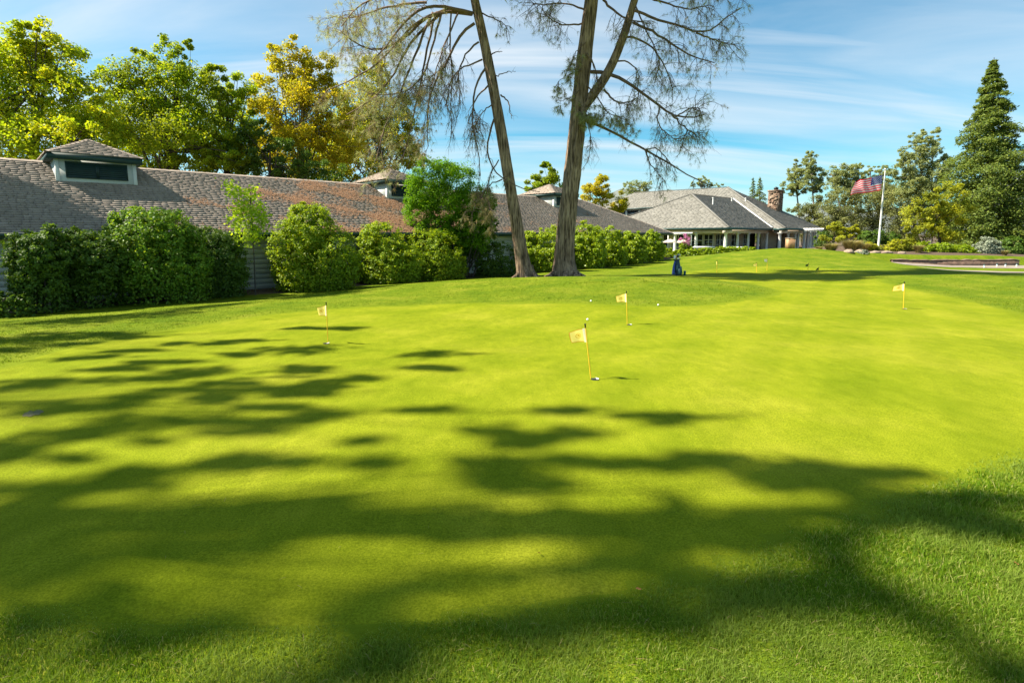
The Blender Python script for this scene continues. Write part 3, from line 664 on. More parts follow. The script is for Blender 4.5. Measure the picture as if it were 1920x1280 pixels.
# dry pine needles on the roof
def roof_needles():
    g = np.random.default_rng(9); n = 95000
    a_ = g.uniform(4, 36, n); s = g.uniform(.02, sl - .1, n)
    f1 = np.sin(a_ * 1.1 + s * 2.2) + np.sin(a_ * 2.7 - s * 1.7 + 1) * .7 + np.sin(a_ * .5 - s * .9) + .8 * np.sin(s * 6 + a_ * 3.1) * .5
    w_ = np.exp(-((a_ - 17.0) / 7.5) ** 2) * 1.75 - .9 + .45 * np.exp(-((s - .3) / .35) ** 2) - .55 * sst(s, 3.8, 5.6) + .42 * f1 + .5 * g.normal(0, 1, n) * .6
    ok = (g.random(n) < np.clip(w_ * .9 - .08, .0, 1) ** 1.3) & (a_ < A1 - s * cosr - .5)
    ok &= ~((a_ > 17) & (a_ < 20.1) & (s > 4.2))
    a_, s = a_[ok], s[ok]; k = len(a_)
    P = np.array([B(0, -OV, EAVE)]) + a_[:, None] * D1 + s[:, None] * es + nn * g.uniform(.035, .07, k)[:, None]
    th = g.uniform(0, np.pi, k); d_ = np.cos(th)[:, None] * D1 + np.sin(th)[:, None] * es + nn * g.normal(0, .12, k)[:, None]
    sd = np.cross(d_, nn); l_ = g.uniform(.12, .26, k)[:, None]; w = g.uniform(.007, .014, k)[:, None]
    V = np.stack([P - d_ * l_ / 2 - sd * w, P - d_ * l_ / 2 + sd * w, P + d_ * l_ / 2 + sd * w, P + d_ * l_ / 2 - sd * w], 1).reshape(-1, 3)
    A = Acc(); A.add(V, np.arange(k * 4).reshape(-1, 4))
    o = A.build('fallen_needles', leafmat('fallen_needle', [(0.323, 0.178, 0.098), (0.383, 0.221, 0.128), (0.255, 0.145, 0.085), (0.357, 0.246, 0.162)], .15), None)
    tag(o, 'rusty drift of dry pine needles lying on the shingled roof', 'pine needles', kind='stuff')
roof_needles()

# ------------------------------------------------------------------ clubhouse
def clubhouse():
    zE = 2.42; A_ = np.array([24.2, 60.0, 0]); t_ = .49
    base = np.array([30, 72, -.4]); root = thing('clubhouse', base, 'cream clubhouse with big grey hip roofs and white porch columns', 'building')
    at = lambda p, a_, b_, z: np.array([p[0], p[1], 0]) + D1 * a_ + D2 * b_ + UZ * z
    z1 = zE + 9.3 * t_
    c = Acc()
    Vv = at(A_, 13.1, 0, 0); Bc = Vv - D2 * 1.63
    ap1 = at(A_, 9.3, 9.3, z1); rid1 = at(A_, 26, 9.3, z1)
    hb = 13.65; zM = zE + hb * t_
    apM = np.array([Bc[0], Bc[1], 0]) + D1 * hb + D2 * hb + UZ * zM
    Cc = np.array([46.2, 79.7, zE])
    def facet(O, E, top_l, top_r, row=.32, wid=.55):
        """a sloped shingled facet: eave from O to E, top edge from top_l to top_r"""
        O, E, top_l, top_r = [np.asarray(x, float) for x in (O, E, top_l, top_r)]
        ex = (E - O); Lx = np.linalg.norm(ex); ex /= Lx
        def loc(Pt):
            d = Pt - O; x = d @ ex; r = d - x * ex; return x, r
        xl_, r1 = loc(top_l); xr_, r2 = loc(top_r); sL = np.linalg.norm(r1); es_ = r1 / sL; n_ = np.cross(ex, es_)
        c.add([O, E, top_r, top_l] if np.linalg.norm(top_l - top_r) > .01 else [O, E, top_l], [[0, 1, 2, 3]] if np.linalg.norm(top_l - top_r) > .01 else [[0, 1, 2]])
        shingles(c, O + n_ * .008, ex, es_, n_, sL, lambda s: xl_ * s / sL, lambda s: Lx + (xr_ - Lx) * s / sL, row, wid, .05, np.random.default_rng(int(abs(O[0] * 7 + E[1]))))
    e = lambda p: np.array([p[0], p[1], zE])
    Ap = at(A_, 0, 18.6, zE)
    facet(Ap, e(A_), ap1, ap1)                                   # lit hip end of the front wing
    facet(e(A_), e(Vv) , ap1, at(A_, 13.1 + 9.3, 9.3, z1))       # right facing slope of the front wing
    c.add([Ap, at(A_, 26, 18.6, zE), rid1, ap1], [[3, 2, 1, 0]])
    # main block: ridge runs back left from its apex
    ridL = apM + D2 * 17.2
    lowL = ridL - D1 * 5.9 - UZ * 5.9 * t_
    facet(e(Bc) + D2 * 12.9, e(Bc), apM + 0 * D2 - 0, apM) if False else None
    # slope below the ridge, in two pieces: down to the porch eave on the right, to the upper eave on the left
    facet(e(Bc) + D2 * hb, e(Bc), apM, apM)
    facet(apM - D1 * 6.2 - UZ * 6.2 * t_, apM - D1 * 6.2 - UZ * 6.2 * t_ - 0 * D2, apM, apM) if False else None
    lo = 6.2
    facet(ridL + D2 * 4.5 - D1 * lo - UZ * lo * t_, apM - D1 * lo - UZ * lo * t_ + D2 * 0, ridL, apM)
    facet(e(Bc), Cc, apM - (apM - np.array([Bc[0], Bc[1], zE])) * 0, apM)   # right slope down to the pergola
    # back sides so that the roof is closed
    c.add([apM, Cc, Cc + D2 * 22, ridL + D1 * 12 - UZ * 6], [[0, 1, 2, 3]])
    c.add([ridL, apM, ridL + D1 * 12 - UZ * 6], [[0, 1, 2]])
    c.add([ridL, ridL + D1 * 12 - UZ * 6, ridL + D2 * 4.5 - D1 * lo - UZ * lo * t_], [[0, 1, 2]])
    roof_ = c.build('roof', M['shingle_far'], root, base)
    fl = Acc()
    # pale flashing strips along hip and valley edges
    def strip(p, q, w_=.16, lift=.12):
        p, q = np.asarray(p, float), np.asarray(q, float); d = (q - p) / np.linalg.norm(q - p); s_ = np.cross(d, UZ); s_ /= np.linalg.norm(s_); n_ = np.cross(s_, d)
        fl.box(p + n_ * (lift - .04) - s_ * w_ / 2, d * np.linalg.norm(q - p), s_ * w_, n_ * .05)
    strip(at(A_, 13.1 + 9.3, 9.3, z1), e(Vv), .26, .16)
    fl.build('flashing', M['white_trim'], roof_, base)
    hp = Acc(); fl = hp
    strip(e(A_), ap1, .34, .12); strip(e(Bc), apM, .34, .12); strip(ap1, at(A_, 22.4, 9.3, z1), .34, .1); strip(ridL, apM, .34, .1); strip(Ap, ap1, .34, .12)
    hp.build('ridge_cap', M['shingle_far'], roof_, base)
    # eave boards (dark green gutter), entablature, soffit
    g_ = Acc(); en = Acc(); so = Acc()
    segs = [(Ap, e(A_)), (e(A_), e(Vv)), (e(Vv), e(Bc)), (e(Bc), Cc)]
    for p, q in segs:
        d = q - p; L = np.linalg.norm(d); d = d / L; nrm = np.array([d[1], -d[0], 0])   # outward
        g_.box(p - d * .03 + nrm * .02 - UZ * .22, d * (L + .06), nrm * .06, UZ * .24)
        en.box(p - nrm * .75 - UZ * .62, d * (L + .0), nrm * .3, UZ * .42)
        so.add([p, q, q - nrm * 3.6, p - nrm * 3.6] + 0 * UZ - UZ * .1, [[3, 2, 1, 0]])
    g_.build('gutter', M['green_trim'], root, base); en.build('entablature', M['cream'], root, base); so.build('soffit', M['cream'], root, base)
    # walls set back behind the porch
    wl = Acc(); zf = -.45
    def wallp(p, q, back, name_m='cream'):
        d = q - p; L = np.linalg.norm(d); d = d / L; nrm = np.array([d[1], -d[0], 0])
        o_ = p - nrm * back; o_[2] = zf
        wl.box(o_, d * L, -nrm * .25, UZ * (2.25 - zf)); return o_, d, nrm, L
    W1 = wallp(at(A_, 3.2, 18, 0), at(A_, 3.2, 3.0, 0), 0)      # lit hip end wall, faces the green
    W2 = wallp(at(A_, 3.2, 3.2, 0), at(A_, 16, 3.2, 0), 0)
    W3 = wallp(np.array([Bc[0], Bc[1], 0]) + D1 * 1 + D2 * 3.2, np.array([Bc[0], Bc[1], 0]) + D1 * 15.5 + D2 * 3.2, 0)
    wl.build('wall', M['cream'], root, base)
    # upper wall with clerestory windows on the left
    up = Acc(); ue = ridL + D2 * 3.5 - D1 * (lo - .6) - UZ * (lo * t_ + .0)
    up.box(ue - UZ * 3.2, -D2 * 12, D1 * .3, UZ * 3.1); uw = up.build('upper_wall', M['white_trim'], root, base)
    ug = Acc(); ug.box(ridL + D2 * 4.6 - D1 * (lo + .06) - UZ * (lo * t_ + .22), -D2 * 16, D1 * .1, UZ * .22); ug.build('upper_fascia', M['green_trim'], root, base)
    for k in range(4):
        wi = Acc(); wi.box(ue - D2 * (.5 + 2.6 * k) - UZ * 1.5, -D2 * 2.2, -D1 * .05, UZ * 1.1); wi.build('window', M['glass'], uw, base)
    # french doors and windows: frame and panes
    def opening(Wp, x, wd, z0, z1_, nx, nz, kind='window', fm='white_trim'):
        o_, d, nrm, L = Wp; P = o_ + d * x; P[2] = z0
        f_ = Acc(); b_ = .09
        f_.box(P + nrm * .01, d * wd, nrm * .05, UZ * b_); f_.box(P + nrm * .01 + UZ * (z1_ - z0 - b_), d * wd, nrm * .05, UZ * b_)
        for i in range(nx + 1): f_.box(P + nrm * .012 + d * (i * (wd - b_) / nx) + UZ * (b_ + .001), d * b_, nrm * .045, UZ * (z1_ - z0 - 2 * b_ - .002))
        for j in range(1, nz): f_.box(P + nrm * .012 + UZ * (b_ + j * (z1_ - z0 - 2 * b_) / nz) + d * b_, d * (wd - 2 * b_), nrm * .04, UZ * .06)
        fo = f_.build(kind, M[fm], root, base)
        p_ = Acc(); p_.box(P + nrm * .003 + d * .03 + UZ * .03, d * (wd - .06), nrm * .012, UZ * (z1_ - z0 - .06)); p_.build('pane', M['glass'], fo, base)
    for x in (.6, 3.0, 5.4, 7.4, 9.5, 12.0): opening(W1, x, 1.5, zf + .5, 1.75, 2, 2)
    opening(W1, 13.6, 1.2, zf + .05, 1.75, 2, 3, 'door')
    for x in (.3, 1.8): opening(W2, x, 1.3, zf + .05, 1.75, 2, 3, 'door')
    opening(W2, 8.8, 1.3, zf + .05, 1.75, 2, 3, 'door')
    opening(W2, 5.0, 2.0, zf + .6, 1.7, 2, 1)
    dk = Acc(); o_, d, nrm, L = W2; dk.box(o_ + d * 11.2 + nrm * .02, d * 1.5, nrm * .04, UZ * 2.3); dk.build('doorway', M['dark'], root, base)
    o_, d, nrm, L = W3
    st = Acc(); st.box(o_ + d * 5.5 + nrm * .02, d * 4.5, nrm * .25, UZ * 2.6); st.build('stone_facing', stone('porch_stone'), root, base)
    # columns
    def column(p, r=.17, h=2.25):
        k = Acc(); P = np.array([p[0], p[1], zf])
        k.box(P + [-.24, -.24, 0], [.48, 0, 0], [0, .48, 0], [0, 0, .16])
        k.lathe(P, [(r * 1.25, .161), (r * 1.25, .22), (r * 1.05, .26), (r, .4), (r * .95, h * .6), (r * .82, h - .14), (r * 1.1, h - .12), (r * 1.15, h - .07)], 16)
        k.box(P + [-.23, -.23, h - .07], [.46, 0, 0], [0, .46, 0], [0, 0, .069]); k.build('column', M['white_trim'], root, base, smooth=False)
    def on_line(p, q, u):
        k = (u - PX) / F / .994; p, q = np.asarray(p), np.asarray(q); d = q - p
        s = (k * p[1] - p[0]) / (d[0] - k * d[1]); r_ = p + d * s; return r_
    off = lambda p, nrm: np.asarray(p) - nrm * .6
    n1 = -D1; n2 = -D2
    pA, pA2 = e(A_) + D1 * .6 + D2 * .6, Ap + D1 * .6
    for u in (1262, 1300.6, 1355): column(on_line(pA2, pA, u), .2, 2.3)
    for u in (1377, 1396.6, 1415, 1431): column(on_line(pA, e(Vv) + D2 * .6, u), .17, 2.3)
    for u in (1455, 1470, 1483, 1489): column(on_line(e(Bc) + D2 * .6, Cc + D2 * .6, u), .19, 2.3)
    # roof furniture
    vp = Acc()
    for (u, v, Yd) in ((1337, 374, 71), (1372, 374, 79.5), (1398, 374, 80)):
        p = W(u, v + 3, Yd); vp = Acc(); vp.tube([p - UZ * .5, p + UZ * .35], .09, 8); vp.tube([p + UZ * .36, p + UZ * .46], .15, 8); vp.build('vent_pipe', M['white_trim'], roof_, base)
    # stone chimney
    ch = Acc(); pb = W(1452, 404, 81.5); g = np.random.default_rng(12)
    s_ = .95; ch.box(pb - D1 * s_ - D2 * s_ * .8 - UZ * 1.5, D1 * 1.9, D2 * 1.5, UZ * 5.0)
    for k in range(170):
        z = -1.4 + 4.85 * g.random(); fc = g.random() < .55; t = g.uniform(-.85, .85); w_ = g.uniform(.2, .42); hh = g.uniform(.14, .3)
        if fc: o_ = pb + D1 * (t * .8 - w_ / 2) - D2 * (s_ * .8 + g.uniform(.02, .1)) + UZ * z; ch.box(o_, D1 * w_, D2 * .2, UZ * hh)
        else: o_ = pb - D1 * (s_ + g.uniform(.02, .1)) + D2 * (t * .65 - w_ / 2) + UZ * z; ch.box(o_, D2 * w_, D1 * .2, UZ * hh)
    ch.box(pb - D1 * 1.05 - D2 * .9 + UZ * 3.5, D1 * 2.1, D2 * 1.75, UZ * .22)
    chim = ch.build('chimney', stone('chimney_stone', .72, 3.2, .35), root, base)
    cc = Acc(); cc.lathe(pb + UZ * 3.72, [(.32, 0), (.3, .25), (.36, .27), (.36, .32), (.1, .5), (.02, .5)], 10); cc.build('chimney_cap', M['black'], chim, base)
    # white pergola at the right end
    pg = thing('pergola', (45, 74, -.4), 'white pergola on close set columns at the right end of the clubhouse', 'pergola')
    pb_ = np.array([45, 74, -.4])
    P0 = W(1497, 431, 73); P1 = W(1543, 432.5, 73)
    zb = 2.02
    for dy in (0, 2.2):
        bm = Acc(); bm.box(np.array([P0[0], P0[1] + dy, zb]), [P1[0] - P0[0], 0, 0], [0, .16, 0], [0, 0, .26]); bm.build('beam', M['white_trim'], pg, pb_)
    for k in range(8):
        rb = Acc(); rb.box([P0[0] + .15 + k * (P1[0] - P0[0] - .4) / 7, P0[1] - .5, zb + .262], [.1, 0, 0], [0, 3.4, 0], [0, 0, .2]); rb.build('rafter', M['white_trim'], pg, pb_)
    for k, u in enumerate((1500.5, 1506.5, 1512.4, 1517.7, 1523.3, 1529)):
        dy = 0 if k % 2 == 0 else 2.2
        x = (u - PX) / F / .994 * (P0[1] + .08 + dy); k_ = Acc(); P = np.array([x, P0[1] + .08 + dy, zf])
        k_.lathe(P, [(.24, 0), (.24, .12), (.2, .16), (.19, 1), (.16, 2.33), (.22, 2.36), (.22, 2.465)], 14); k_.build('column', M['white_trim'], pg, pb_, smooth=False)
def stone(name, k=1.0, sc=3.2, mortar=.25):
    m, nt, out = newmat(name)
    p = nd(nt, 'ShaderNodeBsdfPrincipled', i_Roughness=.9)
    g = nd(nt, 'ShaderNodeNewGeometry'); tc = nd(nt, 'ShaderNodeTexCoord')
    v = nd(nt, 'ShaderNodeTexVoronoi', i_Scale=sc); nt.links.new(tc.outputs['Object'], v.inputs['Vector'])
    v2 = nd(nt, 'ShaderNodeTexVoronoi', i_Scale=sc, feature='DISTANCE_TO_EDGE'); nt.links.new(tc.outputs['Object'], v2.inputs['Vector'])
    sp = nd(nt, 'ShaderNodeSeparateColor'); nt.links.new(v.outputs['Color'], sp.inputs[0])
    r = ramp(nt, [(0, (.20 * k, .11 * k, .07 * k)), (.35, (.30 * k, .21 * k, .14 * k)), (.7, (.25 * k, .16 * k, .11 * k)), (1, (.38 * k, .29 * k, .21 * k))]); nt.links.new(sp.outputs[0], r.inputs[0])
    e = ramp(nt, [(.0, (mortar, mortar * .9, mortar * .8)), (.07, (1, 1, 1))]); nt.links.new(v2.outputs['Distance'], e.inputs[0])
    nt.links.new(mixc(nt, r.outputs[0], e.outputs[0], 1.0, 'MULTIPLY'), p.inputs['Base Color'])
    b = nd(nt, 'ShaderNodeBump', i_Strength=.8, i_Distance=.06); nt.links.new(e.outputs[0], b.inputs['Height']); nt.links.new(b.outputs[0], p.inputs['Normal'])
    nt.links.new(p.outputs[0], out.inputs[0]); return m
clubhouse()

# ------------------------------------------------------------------ pines
def poly(pts, Y0, Y1, n=14, jit=0, g=rng):
    P = np.array([W(u, v, Y0 + (Y1 - Y0) * i / max(1, len(pts) - 1)) for i, (u, v) in enumerate(pts)])
    d = np.r_[0, np.cumsum(np.linalg.norm(np.diff(P, axis=0), axis=1))]
    t = np.linspace(0, d[-1], n)
    # smooth resample
    Q = np.stack([np.interp(t, d, P[:, i]) for i in range(3)], -1)
    for _ in range(2): Q[1:-1] = .25 * Q[:-2] + .5 * Q[1:-1] + .25 * Q[2:]
    if jit: Q[1:-1] += g.normal(0, jit, Q[1:-1].shape)
    return Q
def twigs(T, tips, path, r0, g, nsub, L, droop, depth=1, start=.25):
    """side shoots along a limb; returns tip positions and directions"""
    n = len(path)
    for _ in range(nsub):
        i = int(g.uniform(start, 1) * (n - 1)); i = min(n - 2, i); p = path[i] + (path[i + 1] - path[i]) * g.random()
        t = unit(path[min(n - 1, i + 1)] - path[max(0, i - 1)])
        d = unit(t * .7 + .9 * g.standard_normal(3) + np.array([0, 0, -droop * .5]))
        l = L * g.uniform(.4, 1.25); k = 6
        pts = [p]
        for s in range(k):
            d = unit(d + np.array([0, 0, -droop * .22]) + .2 * g.standard_normal(3)); pts.append(pts[-1] + d * l / k)
        pts = np.array(pts); r = r0 * g.uniform(.6, 1.1)
        r = min(r, .016 if depth > 0 else .007); T.tube(pts, np.linspace(r, r * .35, k + 1), 4 if depth > 0 else 3, cap=False)
        tips.append((pts[-1], unit(pts[-1] - pts[-2]), pts))
        if depth > 0: twigs(T, tips, pts, r * .55, g, 9, L * .5, droop * 1.15, depth - 1, .2)

def gray_pine(name, label, trunks, limbs, seed, u0, upper=None):
    g = np.random.default_rng(seed)
    base = trunks[0][0][0].copy(); base[2] = hgt(base[0], base[1])
    root = thing(name, base, label, 'pine tree', 'tall grey pines beside the putting green')
    T = Acc()
    for pth, rad in trunks:
        T.tube(pth, rad, 44, cap=True, wob=.012, ridge=.045)
    # root flare
    b0 = trunks[0][0][0]; r0 = trunks[0][1][0]
    for k in range(7):
        an = k * .9 + g.uniform(-.2, .2); e = b0 + np.array([math.cos(an), math.sin(an), 0]) * r0 * 1.7; e[2] = hgt(e[0], e[1]) - .05
        s = b0 + np.array([math.cos(an), math.sin(an), 0]) * r0 * .55 + UZ * .7
        T.tube(bez(s, .6 * b0 + .4 * e + UZ * .22, e, 6), np.linspace(r0 * .3, r0 * .22, 6), 7)
    tr = T.build('trunk', M['bark_pine'], root, base, smooth=True)
    N1, N2, Tw = Acc(), Acc(), Acc()
    for pth, r, opt in limbs:
        Lb = Acc(); Lb.tube(pth, np.linspace(r, r * .3, len(pth)), 7, cap=True, wob=.05); Lb.build('limb', M['twig'], root, base, smooth=True)
        tips = []
        twigs(Tw, tips, pth, r * .3 if r > .05 else r * .5, g, opt.get('n', 10), opt.get('L', 1.1), opt.get('droop', .8), opt.get('depth', 1), opt.get('start', .3))
        kk = opt.get('ndl', 0.5)
        P, D = [], []
        for (p, d, pts) in tips:
            if g.random() < kk: P.append(p); D.append(d)
            if g.random() < kk * .6: P.append(pts[4]); D.append(d)
        if P:
            P, D = np.array(P), np.array(D); dry = g.random(len(P)) < opt.get('dry', .3)
            for sel, acc in ((~dry, N1), (dry, N2)):
                if sel.any(): needles(acc, P[sel], D[sel], opt.get('nl', .26), opt.get('nw', .006), opt.get('nn', 20), g)
            if opt.get('bulk'):
                Pb = np.repeat(P, opt['bulk'], 0) + .28 * g.standard_normal((len(P) * opt['bulk'], 3)); leaf_quads(N1, Pb, unit(g.standard_normal(Pb.shape)), .34, g, .14)
    Tw.build('twigs', M['twig'], root, base)
    if N1.f: N1.build('crown', M['ndl_grey'], root, base)
    if N2.f: N2.build('crown', M['ndl_dry'], root, base)
    return root

PL = 26.5; zL = hgt(*W(985, 518, PL)[:2])
def trunkpath(px, Y, n=70):
    P = poly(px, Y, Y, n); P[0][2] = hgt(P[0][0], P[0][1]) - .08; return P
kL = PL / F
tl = trunkpath([(986,519),(980,490),(972,440),(962,380),(945,280),(926,170),(906,70),(890,0),(872,-90),(850,-220),(838,-330)], PL)
wl_ = np.interp(np.linspace(0, 1, len(tl)), [0, .035, .08, .2, .4, .6, .75, 1], [16.5, 13, 11.5, 9.8, 9.0, 7.6, 6, 2]) * kL
o1 = dict(n=20, L=1.5, droop=1.0, depth=1, ndl=.35, dry=.5, nn=16)
of = dict(n=18, L=1.35, droop=.45, depth=1, ndl=.78, dry=.36, nn=19, start=.3, nw=.0042, nl=.3)
od = dict(n=14, L=1.2, droop=1.2, depth=1, ndl=.06, dry=.8, nn=10)
LL = []
def lb(px, y0, y1, r, o, n=14): LL.append((poly(px, PL + y0, PL + y1, n, .018), r * kL * .68, o))
lb([(887,26),(846,16),(814,8),(778,19),(759,41),(735,75),(700,112)], 0, -1.6, 5, of)
lb([(885,27),(833,19),(805,27),(778,52),(751,82),(723,93),(680,96),(640,60)], 0, -.6, 5, of)
lb([(890,44),(860,63),(841,109),(830,137),(814,148),(803,186),(800,232),(803,275)], 0, .5, 4, o1)
lb([(898,79),(876,96),(863,118),(858,140),(863,175),(858,220)], 0, .8, 2.6, od)
lb([(904,112),(882,123),(863,128),(845,150),(835,200)], 0, -.8, 2.4, od)
lb([(912,126),(893,145),(893,164),(885,191),(887,246),(898,287),(901,330)], 0, -.5, 3, od)
lb([(915,161),(898,175),(885,202),(887,232),(880,270)], 0, .7, 2.4, od)
lb([(926,224),(915,251),(912,281),(920,314),(942,336),(978,354),(1012,360)], 0, -.9, 2.8, dict(n=6, L=.8, droop=1, depth=1, ndl=.1, dry=.5))
lb([(915,112),(926,98),(942,97)], 0, -.4, 2.2, dict(n=2, L=.4, droop=1, depth=0, ndl=0))
lb([(930,142),(953,135),(967,134)], 0, -.3, 1.6, dict(n=3, L=.4, droop=.5, depth=0, ndl=0))
lb([(939,178),(953,189),(956,210),(960,223)], 0, -.5, 2.2, dict(n=6, L=.6, droop=.8, depth=0, ndl=0))
lb([(904,25),(926,36),(942,41),(950,55)], 0, -.5, 2.0, dict(n=9, L=.7, droop=1, depth=1, ndl=.1))
lb([(935,190),(915,200),(900,215),(892,240)], 0, -.6, 2, od)
lb([(846,16),(780,40),(730,100),(690,135),(640,160),(612,170)], 0, -2.2, 4, of)
lb([(833,19),(770,75),(735,150),(690,195),(650,215)], 0, 1.4, 4, of)
lb([(812,24),(775,110),(745,190),(715,250),(705,300)], 0, -1.2, 3.6, of)
lb([(800,5),(740,10),(690,25),(650,40),(622,30)], 0, .8, 3.6, of)
lb([(880,-20),(800,-30),(720,-10),(660,15),(640,50)], 0, -1.2, 4, of)
lb([(820,22),(806,60),(796,115),(783,180),(770,250),(755,300)], -.12, 1.3, 3.2, of)
lb([(828,20),(815,70),(796,140),(768,172),(720,184),(690,175)], -.1, -1.0, 3.2, of)
lb([(860,23),(838,70),(818,130),(806,175)], -.05, -1.2, 2.6, o1)
lb([(846,21),(843,80),(850,150),(845,205),(848,250)], -.08, .7, 2.4, od)
lb([(942,336),(918,345),(900,370),(885,400)], 0, -.7, 1.8, dict(n=12, L=.8, droop=.9, depth=1, ndl=.6, dry=.9, nn=14))
lb([(935,300),(912,340),(915,380),(925,425)], 0, -.9, 1.8, dict(n=12, L=.8, droop=.9, depth=1, ndl=.6, dry=.9, nn=14))
# higher limbs above the picture
g_ = np.random.default_rng(77)
for v in (-120, -165, -210, -250):
    for s in (-1, 1):
        x = np.interp(-v, [0, 220, 330], [890, 850, 838]); L_ = 170 * (1 + v / 500) * g_.uniform(.7, 1.1)
        lb([(x, v), (x + s * L_ * .5, v - 25 + g_.uniform(-10, 10)), (x + s * L_, v + g_.uniform(-20, 30))], 0, g_.uniform(-4, 4), 4, dict(n=16, L=1.5, droop=.3, depth=1, ndl=1, nn=20, nw=.012, dry=.2, bulk=16))
gray_pine('gray_pine', 'leaning grey pine with drooping bare twigs and the thinner trunk', [(tl, wl_)], LL, 61, 985)

PL = 27.0; kL = PL / F
tr1 = trunkpath([(1058,513),(1058,490),(1060,450),(1064,400),(1073,330),(1083,225),(1095,112),(1109,0),(1120,-100),(1135,-250),(1142,-360)], PL)
wr1 = np.interp(np.linspace(0, 1, len(tr1)), [0, .03, .08, .2, .35, .55, .75, 1], [23, 19, 17, 15.3, 13.8, 12.4, 9, 2.5]) * kL
tr2 = poly([(1092,205),(1108,183),(1133,149),(1153,110),(1170,67),(1190,0),(1210,-80),(1225,-180)], PL, PL - 1.0, 40)
wr2 = np.linspace(8.5, 4, 40) * kL
LL = []
oc = dict(n=17, L=1.15, droop=.6, depth=1, ndl=.36, dry=.55, nn=14, start=.35, nw=.004)
ob = dict(n=9, L=.9, droop=.9, depth=1, ndl=.12, dry=.5, nn=12)
lb([(1091,225),(1116,230),(1170,258),(1209,280),(1251,306),(1305,337),(1325,345)], 0, -1.2, 4, ob)
lb([(1209,280),(1220,309),(1246,340)], -.7, -1.2, 2, ob)
lb([(1209,280),(1232,277),(1250,298),(1270,325)], -.7, -1.3, 1.8, ob)
lb([(1108,135),(1133,135),(1161,143),(1198,169),(1237,200),(1265,219),(1290,226),(1320,215)], 0, -1.8, 5.2, oc)
lb([(1237,200),(1230,230),(1255,255),(1275,265)], -1.2, -1.6, 2.2, oc)
lb([(1265,219),(1300,200),(1325,205)], -1.4, -2.0, 2.2, oc)
lb([(1260,216),(1290,245),(1310,250)], -1.4, -.6, 2.2, oc)
lb([(1133,169),(1153,191),(1175,194),(1195,183)], -.4, -1.0, 3, oc)
lb([(1173,70),(1204,73),(1232,98),(1254,138),(1262,170)], -.6, .3, 3, oc)
lb([(1187,42),(1223,59),(1251,76),(1280,97),(1312,112),(1340,118)], -.8, -1.8, 3.6, oc)
lb([(1190,20),(1209,22),(1232,42),(1266,44),(1305,62),(1339,62),(1352,36),(1392,14)], -.9, -2.0, 3.6, oc)
lb([(1305,62),(1340,75),(1370,85)], -1.6, -1.4, 2.4, oc)
lb([(1131,0),(1153,22),(1175,36),(1215,45)], 0, -1.4, 3.4, oc)
lb([(1097,45),(1052,48),(1032,36),(1015,18)], 0, -.8, 2.6, oc)
lb([(1100,20),(1060,5),(1020,10),(990,5)], 0, .8, 2.6, oc)
lb([(1100,100),(1112,115),(1120,150),(1128,160)], -.4, -.6, 2.6, ob)
lb([(1158,115),(1180,115),(1198,135),(1196,170)], -.5, -1.0, 2.2, ob)
lb([(1088,170),(1075,180),(1055,190),(1040,188)], -.3, -.8, 1.3, dict(n=6, L=.6, droop=.5, depth=1, ndl=.5, dry=.4))
lb([(1092,130),(1070,140),(1048,150),(1040,165)], -.3, -.8, 1.3, dict(n=6, L=.7, droop=.6, depth=1, ndl=.4, dry=.5))
lb([(1088,210),(1100,225),(1108,260),(1105,300),(1090,320)], -.3, -.8, 1.5, ob)
lb([(1098,80),(1080,95),(1068,130)], -.4, -.9, 1.4, dict(n=9, L=.7, droop=.8, depth=1, ndl=.7, dry=.5))
lb([(1100,160),(1125,190),(1140,215),(1180,225)], -.3, -1.2, 2.0, dict(n=12, L=.9, droop=.8, depth=1, ndl=.6, dry=.4))
lb([(1200,-10),(1245,5),(1290,20),(1330,10)], -1, -2.4, 3, oc)
lb([(1195,-20),(1240,-25),(1300,-20),(1370,-10)], -1, 1, 3, oc)
lb([(1192,12),(1225,85),(1240,120),(1225,150)], -.9, -1.8, 2, oc)
lb([(1085,190),(1095,205),(1110,215)], -.5, -.9, 1.5, dict(n=12, L=.6, droop=.9, depth=1, ndl=.9, dry=.15, nn=24))
for v in (-125, -165, -210, -260, -320):
    for s in (-1, 1):
        x = np.interp(-v, [0, 100, 250, 360], [1109, 1120, 1135, 1142]); L_ = 230 * (1 + v / 520) * g_.uniform(.7, 1.1)
        lb([(x, v), (x + s * L_ * .5, v - 25 + g_.uniform(-10, 10)), (x + s * L_, v + g_.uniform(-20, 30))], 0, g_.uniform(-4, 4), 4.5, dict(n=20, L=1.6, droop=.3, depth=1, ndl=1, nn=20, nw=.013, dry=.2, bulk=22))
for v, y1 in ((-130, -3.2), (-170, -4.2), (-210, -5.0), (-250, -4.4), (-300, -3.6), (-340, -4.6)):  # unseen forward limbs, added to cast shade on the far right lawn
    x = np.interp(-v, [0, 100, 250, 360], [1109, 1120, 1135, 1142])
    lb([(x, v), (x + 95, v - 15), (x + 185, v + 8)], 0, y1, 4.5, dict(n=22, L=1.6, droop=.25, depth=1, ndl=1, nn=18, nw=.013, dry=.2, bulk=30))
gray_pine('gray_pine', 'thick forked grey pine standing right of the leaning one', [(tr1, wr1), (tr2, wr2)], LL, 62, 1058)

